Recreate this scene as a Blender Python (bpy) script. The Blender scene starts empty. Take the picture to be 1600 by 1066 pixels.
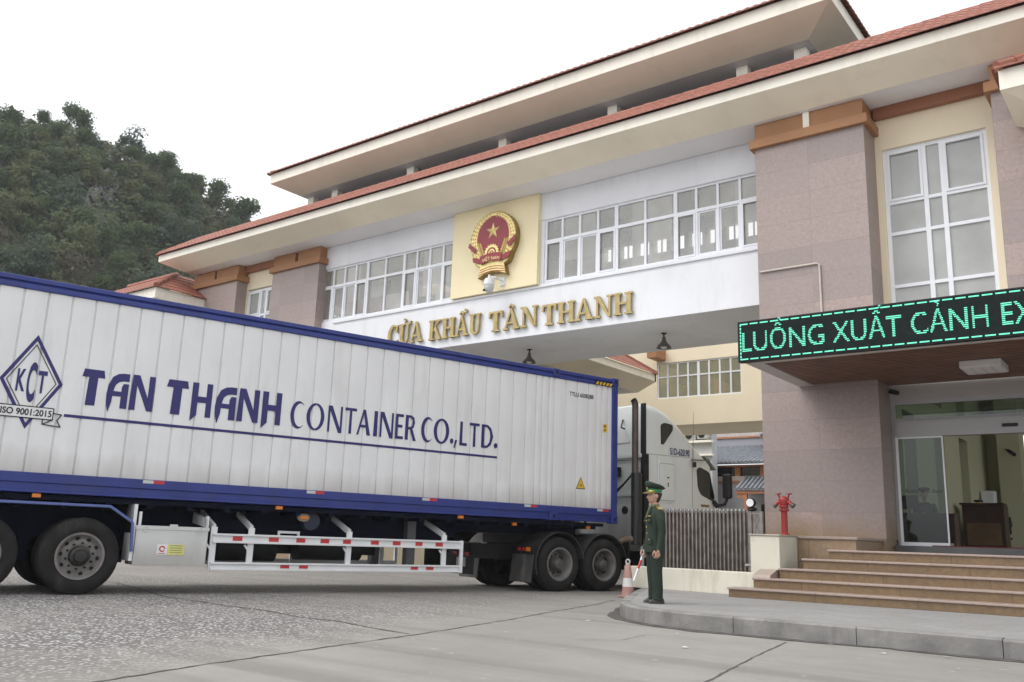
import bpy, bmesh, math, random
from mathutils import Vector, Matrix
from mathutils.bvhtree import BVHTree
from math import sin, cos, pi, radians, sqrt, atan2, hypot
random.seed(11)
S = bpy.context.scene
COL = S.collection

# ---------------------------------------------------------------- camera, sky, sun, exposure
cam_d = bpy.data.cameras.new("camera"); cam = bpy.data.objects.new("camera", cam_d); COL.objects.link(cam)
cam_d.sensor_width = 36.0; cam_d.lens = 1396.83/1600*36.0
cam_d.clip_start = 0.1; cam_d.clip_end = 3000
PIT, ROL, YAW = radians(12.5786), radians(1.9589), radians(37.647)
cam.matrix_world = (Matrix.Translation((0, 0, 1.0)) @ Matrix.Rotation(YAW, 4, 'Z') @ Matrix.Rotation(pi/2+PIT, 4, 'X')
                    @ Matrix.Rotation(ROL, 4, 'Z'))
S.camera = cam
SUN_EL, SUN_AZ = radians(52), radians(218)      # azimuth measured from +Y clockwise
w = bpy.data.worlds.new("World"); S.world = w; w.use_nodes = True
nt = w.node_tree; nt.nodes.clear()
wo = nt.nodes.new("ShaderNodeOutputWorld"); bg = nt.nodes.new("ShaderNodeBackground")
sky = nt.nodes.new("ShaderNodeTexSky"); sky.sky_type = 'NISHITA'; sky.sun_disc = False
sky.sun_elevation = SUN_EL; sky.sun_rotation = SUN_AZ; sky.air_density = 1.0; sky.dust_density = 6.0; sky.ozone_density = 1.0
hs = nt.nodes.new("ShaderNodeHueSaturation"); hs.inputs["Saturation"].default_value = 0.10
bg.inputs["Strength"].default_value = 0.15
ga = nt.nodes.new("ShaderNodeGamma"); ga.inputs[1].default_value = .30          # overcast: the clouds even the sky out
ml = nt.nodes.new("ShaderNodeMix"); ml.data_type = 'RGBA'; ml.blend_type = 'MULTIPLY'; ml.inputs[0].default_value = 1.0; ml.inputs[7].default_value = (4.0, 4.05, 4.15, 1)
nt.links.new(sky.outputs[0], hs.inputs["Color"]); nt.links.new(hs.outputs[0], ga.inputs[0]); nt.links.new(ga.outputs[0], ml.inputs[6]); nt.links.new(ml.outputs[2], bg.inputs[0]); nt.links.new(bg.outputs[0], wo.inputs[0])
sun_d = bpy.data.lights.new("sun", 'SUN'); sun = bpy.data.objects.new("sun", sun_d); COL.objects.link(sun)
sun_d.energy = 0.9; sun_d.angle = radians(35); sun_d.color = (1, 0.97, 0.93)
sd = Vector((sin(SUN_AZ)*cos(SUN_EL), cos(SUN_AZ)*cos(SUN_EL), sin(SUN_EL)))
sun.rotation_euler = sd.to_track_quat('Z', 'Y').to_euler(); sun.location = sd*200
S.view_settings.view_transform = 'Standard'; S.view_settings.look = 'None'
S.view_settings.exposure = 0.66; S.view_settings.gamma = 1.0; S.view_settings.use_curve_mapping = False
try:
    S.cycles.max_bounces = 8; S.cycles.transparent_max_bounces = 24; S.cycles.use_denoising = True
except Exception: pass

# ---------------------------------------------------------------- helpers: materials
MATS = {}
def mat(name, col, rough=.6, var=.12, scale=2.0, bump=0., bscale=60., metal=0., spec=.5, col2=None, stain=0., stain_col=(.1,.09,.08), coat=0., grime=None):
    """plain painted / stone / metal surface: large soft variation + fine grain, optional stains, optional bump"""
    if name in MATS: return MATS[name]
    m = bpy.data.materials.new(name); m.use_nodes = True; n = m.node_tree; L = n.links
    b = n.nodes["Principled BSDF"]
    tc = n.nodes.new("ShaderNodeTexCoord"); mp = n.nodes.new("ShaderNodeMapping"); L.new(tc.outputs["Object"], mp.inputs[0])
    nz = n.nodes.new("ShaderNodeTexNoise"); nz.inputs["Scale"].default_value = scale; nz.inputs["Detail"].default_value = 6
    L.new(mp.outputs[0], nz.inputs["Vector"])
    rp = n.nodes.new("ShaderNodeMapRange"); rp.inputs[1].default_value = .3; rp.inputs[2].default_value = .7
    L.new(nz.outputs["Fac"], rp.inputs[0])
    mx = n.nodes.new("ShaderNodeMix"); mx.data_type = 'RGBA'
    c2 = col2 if col2 else tuple(c*(1-var) for c in col)
    mx.inputs[6].default_value = (*c2, 1); mx.inputs[7].default_value = (*[min(1, c*(1+(0 if col2 else var*.4))) for c in col], 1)
    L.new(rp.outputs[0], mx.inputs[0]); last = mx.outputs[2]
    if stain > 0:
        n2 = n.nodes.new("ShaderNodeTexNoise"); n2.inputs["Scale"].default_value = 1.1; n2.inputs["Detail"].default_value = 9; n2.inputs["Roughness"].default_value = .7
        m2 = n.nodes.new("ShaderNodeMapping"); m2.inputs["Scale"].default_value = (2.2, 2.2, .45)
        L.new(tc.outputs["Object"], m2.inputs[0]); L.new(m2.outputs[0], n2.inputs["Vector"])
        r2 = n.nodes.new("ShaderNodeMapRange"); r2.inputs[1].default_value = .52; r2.inputs[2].default_value = .78; r2.inputs[4].default_value = stain
        L.new(n2.outputs["Fac"], r2.inputs[0])
        x2 = n.nodes.new("ShaderNodeMix"); x2.data_type = 'RGBA'; x2.inputs[7].default_value = (*stain_col, 1)
        L.new(r2.outputs[0], x2.inputs[0]); L.new(last, x2.inputs[6]); last = x2.outputs[2]
    if grime:                                   # road dirt thrown up to a ragged height: (colour, z bottom, z top, amount)
        sz = n.nodes.new("ShaderNodeSeparateXYZ"); L.new(tc.outputs["Object"], sz.inputs[0])
        n5 = n.nodes.new("ShaderNodeTexNoise"); n5.inputs["Scale"].default_value = 2.4; n5.inputs["Detail"].default_value = 7; m5 = n.nodes.new("ShaderNodeMapping"); m5.inputs["Scale"].default_value = (1.6, 1.6, .35); L.new(tc.outputs["Object"], m5.inputs[0]); L.new(m5.outputs[0], n5.inputs["Vector"])
        a5 = n.nodes.new("ShaderNodeMath"); a5.operation = 'MULTIPLY_ADD'; L.new(n5.outputs["Fac"], a5.inputs[0]); a5.inputs[1].default_value = grime[2]-grime[1]; L.new(sz.outputs[2], a5.inputs[2])
        r5 = n.nodes.new("ShaderNodeMapRange"); r5.inputs[1].default_value = grime[1]+.45*(grime[2]-grime[1]); r5.inputs[2].default_value = grime[2]+.45*(grime[2]-grime[1]); r5.inputs[3].default_value = grime[3]; r5.inputs[4].default_value = 0; L.new(a5.outputs[0], r5.inputs[0])
        x5 = n.nodes.new("ShaderNodeMix"); x5.data_type = 'RGBA'; x5.inputs[7].default_value = (*grime[0], 1); L.new(r5.outputs[0], x5.inputs[0]); L.new(last, x5.inputs[6]); last = x5.outputs[2]
    L.new(last, b.inputs["Base Color"])
    b.inputs["Roughness"].default_value = rough; b.inputs["Metallic"].default_value = metal
    b.inputs["Specular IOR Level"].default_value = spec
    if coat: b.inputs["Coat Weight"].default_value = coat; b.inputs["Coat Roughness"].default_value = .12
    if bump:
        n3 = n.nodes.new("ShaderNodeTexNoise"); n3.inputs["Scale"].default_value = bscale; n3.inputs["Detail"].default_value = 4
        L.new(mp.outputs[0], n3.inputs["Vector"])
        bp = n.nodes.new("ShaderNodeBump"); bp.inputs["Strength"].default_value = bump; bp.inputs["Distance"].default_value = .01
        L.new(n3.outputs["Fac"], bp.inputs["Height"]); L.new(bp.outputs[0], b.inputs["Normal"])
    MATS[name] = m; return m

def granite(name, c1, c2, cs, tw, th, joint, axes='XZ', rough=.45, off=0., ox=0., oz=0., stain=0., stain_col=(.12,.08,.05), foot=None):
    """speckled stone cut into tiles tw x th"""
    if name in MATS: return MATS[name]
    m = bpy.data.materials.new(name); m.use_nodes = True; n = m.node_tree; L = n.links; b = n.nodes["Principled BSDF"]
    tc = n.nodes.new("ShaderNodeTexCoord"); sx = n.nodes.new("ShaderNodeSeparateXYZ"); L.new(tc.outputs["Object"], sx.inputs[0])
    cb = n.nodes.new("ShaderNodeCombineXYZ")
    def addv(a, k):
        t = n.nodes.new("ShaderNodeMath"); t.operation = 'ADD'; L.new(a, t.inputs[0]); t.inputs[1].default_value = k; return t.outputs[0]
    if axes == 'XZ':
        t = n.nodes.new("ShaderNodeMath"); t.operation = 'ADD'; L.new(sx.outputs[0], t.inputs[0]); L.new(sx.outputs[1], t.inputs[1])
        L.new(addv(t.outputs[0], ox), cb.inputs[0]); L.new(addv(sx.outputs[2], oz), cb.inputs[1])
    else:
        L.new(addv(sx.outputs[0], ox), cb.inputs[0]); L.new(addv(sx.outputs[1], oz), cb.inputs[1])
    br = n.nodes.new("ShaderNodeTexBrick"); br.offset = off; br.inputs["Scale"].default_value = 1
    br.inputs["Brick Width"].default_value = tw; br.inputs["Row Height"].default_value = th
    br.inputs["Mortar Size"].default_value = .006; br.inputs["Mortar Smooth"].default_value = .2; br.inputs["Bias"].default_value = 0
    br.inputs["Color1"].default_value = (*c1, 1); br.inputs["Color2"].default_value = (*c2, 1); br.inputs["Mortar"].default_value = (*joint, 1)
    L.new(cb.outputs[0], br.inputs["Vector"])
    nz = n.nodes.new("ShaderNodeTexNoise"); nz.inputs["Scale"].default_value = 13; nz.inputs["Detail"].default_value = 9; nz.inputs["Roughness"].default_value = .95
    L.new(tc.outputs["Object"], nz.inputs["Vector"])
    rp = n.nodes.new("ShaderNodeMapRange"); rp.inputs[1].default_value = .40; rp.inputs[2].default_value = .66; rp.inputs[4].default_value = .85
    L.new(nz.outputs["Fac"], rp.inputs[0])
    mx = n.nodes.new("ShaderNodeMix"); mx.data_type = 'RGBA'; mx.inputs[7].default_value = (*cs, 1)
    L.new(rp.outputs[0], mx.inputs[0]); L.new(br.outputs["Color"], mx.inputs[6])
    n2 = n.nodes.new("ShaderNodeTexNoise"); n2.inputs["Scale"].default_value = 1.6; n2.inputs["Detail"].default_value = 6
    L.new(tc.outputs["Object"], n2.inputs["Vector"])
    r2 = n.nodes.new("ShaderNodeMapRange"); r2.inputs[1].default_value = .4; r2.inputs[2].default_value = .75; r2.inputs[3].default_value = .0; r2.inputs[4].default_value = .28+stain
    L.new(n2.outputs["Fac"], r2.inputs[0])
    m2 = n.nodes.new("ShaderNodeMix"); m2.data_type = 'RGBA'; m2.inputs[7].default_value = (*(stain_col if stain else tuple(c*.7 for c in c1)), 1)
    L.new(r2.outputs[0], m2.inputs[0]); L.new(mx.outputs[2], m2.inputs[6])
    last = m2.outputs[2]
    if foot:                                                         # rusty water stain creeping up from the foot: (colour, z bottom, z top)
        n4 = n.nodes.new("ShaderNodeTexNoise"); n4.inputs["Scale"].default_value = 1.3; n4.inputs["Detail"].default_value = 5; L.new(tc.outputs["Object"], n4.inputs["Vector"])
        a4 = n.nodes.new("ShaderNodeMath"); a4.operation = 'MULTIPLY_ADD'; L.new(n4.outputs["Fac"], a4.inputs[0]); a4.inputs[1].default_value = 1.5; L.new(sx.outputs[2], a4.inputs[2])
        r4 = n.nodes.new("ShaderNodeMapRange"); r4.inputs[1].default_value = foot[1]+.75; r4.inputs[2].default_value = foot[2]+.75; r4.inputs[3].default_value = .75; r4.inputs[4].default_value = 0; L.new(a4.outputs[0], r4.inputs[0])
        m4 = n.nodes.new("ShaderNodeMix"); m4.data_type = 'RGBA'; m4.inputs[7].default_value = (*foot[0], 1); L.new(r4.outputs[0], m4.inputs[0]); L.new(last, m4.inputs[6]); last = m4.outputs[2]
    L.new(last, b.inputs["Base Color"]); b.inputs["Roughness"].default_value = rough
    MATS[name] = m; return m

def emit(name, col, strength):
    if name in MATS: return MATS[name]
    m = bpy.data.materials.new(name); m.use_nodes = True; b = m.node_tree.nodes["Principled BSDF"]
    b.inputs["Base Color"].default_value = (0.02, 0.02, 0.02, 1); b.inputs["Emission Color"].default_value = (*col, 1); b.inputs["Emission Strength"].default_value = strength
    MATS[name] = m; return m

def glass(name, tint=(.8, .83, .8), refl=1.0, film=0.0, film_col=(.3, .3, .28), vary=.45):
    """thin pane: fresnel reflection over a tinted see-through sheet, film = diffuse share painting in interior brightness and reflections"""
    if name in MATS: return MATS[name]
    m = bpy.data.materials.new(name); m.use_nodes = True; n = m.node_tree; L = n.links; n.nodes.clear()
    o = n.nodes.new("ShaderNodeOutputMaterial"); tr = n.nodes.new("ShaderNodeBsdfTransparent"); tr.inputs[0].default_value = (*tint, 1)
    gl = n.nodes.new("ShaderNodeBsdfGlossy"); gl.inputs["Roughness"].default_value = .015; gl.inputs[0].default_value = (.95, .97, 1, 1)
    lw = n.nodes.new("ShaderNodeFresnel"); lw.inputs[0].default_value = 1.5
    mu = n.nodes.new("ShaderNodeMath"); mu.operation = 'MULTIPLY'; mu.inputs[1].default_value = 1.7*refl; L.new(lw.outputs[0], mu.inputs[0])
    mu.use_clamp = True
    df = n.nodes.new("ShaderNodeBsdfDiffuse"); df.inputs[0].default_value = (*film_col, 1)
    # film paints the lit ceiling and reflections; tone differs from pane to pane
    tc = n.nodes.new("ShaderNodeTexCoord"); sn = n.nodes.new("ShaderNodeVectorMath"); sn.operation = 'SNAP'; sn.inputs[1].default_value = (.56, 50, 1.2); L.new(tc.outputs["Object"], sn.inputs[0])
    wn = n.nodes.new("ShaderNodeTexWhiteNoise"); L.new(sn.outputs[0], wn.inputs["Vector"]); nz = n.nodes.new("ShaderNodeTexNoise"); nz.inputs["Scale"].default_value = 1.1; nz.inputs["Detail"].default_value = 4; L.new(tc.outputs["Object"], nz.inputs["Vector"])
    ad = n.nodes.new("ShaderNodeMath"); ad.operation = 'MULTIPLY_ADD'; L.new(wn.outputs["Value"], ad.inputs[0]); ad.inputs[1].default_value = vary; L.new(nz.outputs["Fac"], ad.inputs[2])
    mr = n.nodes.new("ShaderNodeMapRange"); mr.inputs[1].default_value = .30+vary*.1; mr.inputs[2].default_value = .62+vary*.85; mr.inputs[3].default_value = film*(.55 if vary else .86); mr.inputs[4].default_value = min(.95, film*(1.5 if vary else 1.12)); L.new(ad.outputs[0], mr.inputs[0])
    m1 = n.nodes.new("ShaderNodeMixShader"); L.new(mr.outputs[0], m1.inputs[0]); L.new(tr.outputs[0], m1.inputs[1]); L.new(df.outputs[0], m1.inputs[2])
    m2 = n.nodes.new("ShaderNodeMixShader"); L.new(mu.outputs[0], m2.inputs[0]); L.new(m1.outputs[0], m2.inputs[1]); L.new(gl.outputs[0], m2.inputs[2])
    L.new(m2.outputs[0], o.inputs[0]); MATS[name] = m; return m

# ---------------------------------------------------------------- helpers: meshes and objects
class MB:
    def __init__(s): s.v = []; s.f = []; s.m = []; s.k = [0]
    def cut(s): s.k.append(len(s.f)); return s          # what follows is a piece of its own
    def add(s, vs, fs, m=0):
        k = len(s.v); s.v += [tuple(p) for p in vs]; s.f += [tuple(k+i for i in f) for f in fs]; s.m += [m]*len(fs); return s
    def box(s, x0, x1, y0, y1, z0, z1, m=0):
        return s.add([(x0,y0,z0),(x1,y0,z0),(x1,y1,z0),(x0,y1,z0),(x0,y0,z1),(x1,y0,z1),(x1,y1,z1),(x0,y1,z1)],
            [(0,3,2,1),(4,5,6,7),(0,1,5,4),(1,2,6,5),(2,3,7,6),(3,0,4,7)], m)
    def face(s, pts, m=0): return s.add(pts, [tuple(range(len(pts)))], m)
    def prism(s, poly, fn, a, b, m=0):
        n = len(poly); vs = [fn(u, v, a) for u, v in poly]+[fn(u, v, b) for u, v in poly]
        return s.add(vs, [tuple(range(n)), tuple(range(2*n-1, n-1, -1))]+[(i, i+n, (i+1) % n+n, (i+1) % n) for i in range(n)], m)
    def bar(s, p, q, w, h, m=0, up=(0,0,1)):
        p, q = Vector(p), Vector(q); d = (q-p).normalized(); u = Vector(up)
        if abs(d.dot(u)) > .98: u = Vector((0,1,0))
        sd = d.cross(u).normalized(); u = sd.cross(d)
        vs = [c+sd*(a*w/2)+u*(b*h/2) for c in (p, q) for a, b in ((-1,-1),(1,-1),(1,1),(-1,1))]
        return s.add(vs, [(0,3,2,1),(4,5,6,7),(0,1,5,4),(1,2,6,5),(2,3,7,6),(3,0,4,7)], m)
    def tube(s, pts, r, n=8, m=0, cap=True, flat=1.0):
        pts = [Vector(p) for p in pts]; rs = r if isinstance(r, (list, tuple)) else [r]*len(pts)
        k = len(s.v); ref = None
        for i, p in enumerate(pts):
            d = (pts[min(i+1, len(pts)-1)]-pts[max(i-1, 0)]).normalized()
            if ref is None: ref = Vector((1,0,0)) if abs(d.x) < .8 else Vector((0,1,0))
            a = (ref-d*ref.dot(d)).normalized(); b = d.cross(a); ref = a
            for j in range(n):
                t = 2*pi*j/n; s.v.append(tuple(p+a*(cos(t)*rs[i])+b*(sin(t)*rs[i]*flat)))
        for i in range(len(pts)-1):
            for j in range(n):
                s.f.append((k+i*n+j, k+i*n+(j+1) % n, k+(i+1)*n+(j+1) % n, k+(i+1)*n+j)); s.m.append(m)
        if cap:
            s.f.append(tuple(k+j for j in range(n-1, -1, -1))); s.m.append(m)
            e = k+(len(pts)-1)*n; s.f.append(tuple(e+j for j in range(n))); s.m.append(m)
        return s
    def lathe(s, prof, o=(0,0,0), axis='Z', n=24, m=0, close=False):
        """prof: list of (radius, along-axis)"""
        k = len(s.v); o = Vector(o); N = len(prof)
        for r, h in prof:
            for j in range(n):
                t = 2*pi*j/n; a, b = r*cos(t), r*sin(t)
                p = (a, b, h) if axis == 'Z' else ((a, h, b) if axis == 'Y' else (h, a, b))
                s.v.append(tuple(o+Vector(p)))
        for i in range(N if close else N-1):
            i2 = (i+1) % N
            for j in range(n):
                s.f.append((k+i*n+j, k+i*n+(j+1) % n, k+i2*n+(j+1) % n, k+i2*n+j)); s.m.append(m)
        if not close:
            s.f.append(tuple(k+j for j in range(n-1, -1, -1))); s.m.append(m)
            e = k+(N-1)*n; s.f.append(tuple(e+j for j in range(n))); s.m.append(m)
        return s
    def rings(s, rings, m=0, cap=True):
        """loft through rings of equal length"""
        k = len(s.v); n = len(rings[0])
        for r in rings: s.v += [tuple(p) for p in r]
        for i in range(len(rings)-1):
            for j in range(n):
                s.f.append((k+i*n+j, k+i*n+(j+1) % n, k+(i+1)*n+(j+1) % n, k+(i+1)*n+j)); s.m.append(m)
        if cap:
            s.f.append(tuple(k+j for j in range(n-1, -1, -1))); s.m.append(m)
            e = k+(len(rings)-1)*n; s.f.append(tuple(e+j for j in range(n))); s.m.append(m)
        return s
    def move(s, M):
        s.v = [tuple(M @ Vector(p)) for p in s.v]; return s

ROOT = {}          # object -> world matrix of its thing
def thing(name, label, cat, loc=(0,0,0), rz=0., group=None):
    o = bpy.data.objects.new(name, None); COL.objects.link(o); o.empty_display_size = .2
    o.location = loc; o.rotation_euler = (0, 0, rz); o["label"] = label; o["category"] = cat
    if group: o["group"] = group
    ROOT[o.name] = Matrix.Translation(loc) @ Matrix.Rotation(rz, 4, 'Z'); return o
def tag(o, label, cat, group=None):
    o["label"] = label; o["category"] = cat
    if group: o["group"] = group
    return o
def obj(name, mb, mats, parent=None, world=False, smooth=False, bevel=0., label=None, recalc=True, auto=None):
    """one mesh object; world=True: coordinates are world ones and are brought into the parent's thing frame"""
    me = bpy.data.meshes.new(name)
    vs = mb.v
    if parent is not None:
        RM = ROOT[parent.name]
        if world:
            I = RM.inverted(); vs = [tuple(I @ Vector(p)) for p in vs]
    me.from_pydata(vs, [], mb.f)
    ml = mats if isinstance(mats, (list, tuple)) else [mats]
    for m in ml: me.materials.append(m)
    me.polygons.foreach_set("material_index", mb.m)
    if recalc:
        bm = bmesh.new(); bm.from_mesh(me); bmesh.ops.recalc_face_normals(bm, faces=bm.faces); bm.to_mesh(me); bm.free()
    o = bpy.data.objects.new(name, me); COL.objects.link(o)
    if parent is not None: o.parent = parent; ROOT[o.name] = RM
    else: ROOT[o.name] = Matrix.Identity(4)
    if smooth:
        me.polygons.foreach_set("use_smooth", [True]*len(me.polygons))
        try: me.set_sharp_from_angle(angle=radians(auto or 40))
        except Exception: pass
    if bevel:
        b = o.modifiers.new("bevel", 'BEVEL'); b.width = bevel; b.segments = 2; b.limit_method = 'ANGLE'; b.angle_limit = radians(40)
    me.update()
    if label: o["label"] = label
    return o
def objs(name, mb, mats, parent=None, **kw):
    """one object for every piece between cuts"""
    out = []; ks = sorted(set(mb.k+[len(mb.f)]))
    for a, c in zip(ks, ks[1:]):
        q = MB(); ids = {}
        for f, m in zip(mb.f[a:c], mb.m[a:c]):
            g = []
            for i in f:
                if i not in ids: ids[i] = len(q.v); q.v.append(mb.v[i])
                g.append(ids[i])
            q.f.append(tuple(g)); q.m.append(m)
        out.append(obj(name, q, mats, parent, **kw))
    return out
def struct(name, mb, m, **k):
    o = obj(name, mb, m, **k); o["kind"] = "structure"; return o
def at(mb_obj, loc, label, cat, group=None):
    """a one-mesh thing whose mesh was given in world coordinates gets its origin at loc"""
    L = Vector(loc)
    for v in mb_obj.data.vertices: v.co -= L
    mb_obj.location = L; return tag(mb_obj, label, cat, group)

def ribbon(pts, ws):
    """flat stroke outline along pts with widths ws"""
    pts = [Vector((p[0], p[1])) for p in pts]; n = len(pts); ws = ws if isinstance(ws, (list, tuple)) else [ws]*n
    l, r = [], []
    for i in range(n):
        d = (pts[min(i+1, n-1)]-pts[max(i-1, 0)]).normalized(); q = Vector((-d.y, d.x))*ws[i]/2
        l.append(tuple(pts[i]+q)); r.append(tuple(pts[i]-q))
    return l+r[::-1]
def arc(cx, cy, rx, ry, a0, a1, n=16): return [(cx+rx*cos(radians(a0+(a1-a0)*i/n)), cy+ry*sin(radians(a0+(a1-a0)*i/n))) for i in range(n+1)]
def text_polys(body, bold=0.):
    """the built-in font's outlines as flat triangles; returns verts (2-D), faces, cap height"""
    cu = bpy.data.curves.new("t", 'FONT'); cu.body = body; cu.offset = bold; o = bpy.data.objects.new("t", cu); COL.objects.link(o)
    bpy.context.view_layer.update(); dg = bpy.context.evaluated_depsgraph_get()
    me = bpy.data.meshes.new_from_object(o.evaluated_get(dg))
    vs = [(v.co.x, v.co.y) for v in me.vertices]; fs = [tuple(p.vertices) for p in me.polygons]
    bpy.data.objects.remove(o); bpy.data.curves.remove(cu); bpy.data.meshes.remove(me)
    return vs, fs
def cap_height():
    vs, fs = text_polys("H"); return max(v[1] for v in vs)
def text_mb(mb, body, u0, u1, v0, ch, fn, m=0, bold=0.):
    vs, fs = text_polys(body, bold); a = min(v[0] for v in vs); b = max(v[0] for v in vs); k = ch/CAPH
    return mb.add([fn(u0+(v[0]-a)/(b-a)*(u1-u0), v0+v[1]*k) for v in vs], fs, m)
CAPH = cap_height()
# ---------------------------------------------------------------- materials
WHITE = mat("white_paint", (.80,.81,.84), .7, .05, .6, stain=.3, stain_col=(.45,.43,.40))
CREAM = mat("cream_paint", (.84,.74,.55), .7, .06, .7, stain=.10, stain_col=(.45,.38,.28))
YELLOW = mat("yellow_paint", (.88,.77,.50), .65, .05, .8)
FASCIA = mat("fascia_paint", (.86,.82,.72), .7, .05, .8, stain=.35, stain_col=(.46,.41,.34))
SOFFIT = mat("soffit_paint", (.86,.78,.63), .75, .10, .5, stain=.22, stain_col=(.48,.42,.34))
SOFFITW = mat("soffit_flat_paint", (.82,.80,.80), .75, .06, .6, stain=.1, stain_col=(.4,.37,.34))
ORANGE = mat("orange_trim_paint", (.37,.18,.08), .6, .12, 1.2, stain=.2, stain_col=(.2,.08,.03))
BROWN = mat("brown_beam_paint", (.30,.12,.06), .6, .1, 1.2)
PINK = granite("pink_granite", (.43,.335,.305), (.315,.265,.25), (.215,.165,.155), 1.2, .62, (.27,.21,.195), oz=.1, ox=-.165, foot=((.24,.155,.07),1.2,1.75))
PINKD = granite("pink_granite_plinth", (.36,.25,.15), (.32,.23,.15), (.16,.10,.06), 1.2, .8, (.2,.13,.08))
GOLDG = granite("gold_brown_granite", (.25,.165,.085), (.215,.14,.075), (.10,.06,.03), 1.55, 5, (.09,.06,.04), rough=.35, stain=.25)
TREAD = granite("tread_granite", (.42,.33,.28), (.38,.30,.26), (.26,.19,.16), 1.55, 9, (.2,.15,.12), axes='XY', rough=.4)
TILE = mat("terracotta_tile", (.36,.135,.088), .65, .45, 4.5, bump=.3, bscale=40, col2=(.24,.085,.06), stain=.35, stain_col=(.16,.10,.08))
TILED = mat("dark_roof_tile", (.10,.07,.065), .6, .3, 5)
ALU = mat("white_aluminium", (.80,.82,.86), .35, .04, 3)
DARK = mat("dark_void", (.02,.02,.022), .9, .2, 3, spec=.1)
GREYC = mat("grey_concrete", (.34,.33,.31), .8, .15, 1.5, bump=.2)
FRAMEG = mat("door_frame_aluminium", (.40,.40,.405), .4, .06, 3)
PANE = glass("window_pane", (.80,.82,.79), .8, .60, (.60,.615,.60), vary=0.)
PANEB = glass("upper_window_pane", (.88,.90,.87), .9, .34, (.68,.665,.62))
DOORG = glass("door_glass", (.33,.43,.35), .6, .05, (.2,.25,.22))
INT = mat("interior_cream_paint", (.54,.53,.36), .8, .05, .8)
INTC = mat("interior_ceiling", (.86,.84,.76), .8, .04, .8)
GOLD = mat("gold_metal", (.47,.37,.17), .42, .25, 6, metal=.6, col2=(.33,.25,.11))
WOODS = mat("brown_slat_wood", (.20,.10,.062), .5, .3, 3, col2=(.13,.065,.042))
BLACKM = mat("black_plastic", (.016,.016,.017), .5, .2, 5, spec=.25)
WMETAL = mat("white_metal", (.74,.75,.76), .45, .08, 3, stain=.15, stain_col=(.35,.30,.26))
REDP = mat("red_paint", (.30,.025,.022), .4, .2, 5, stain=.25, stain_col=(.15,.05,.04))

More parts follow.
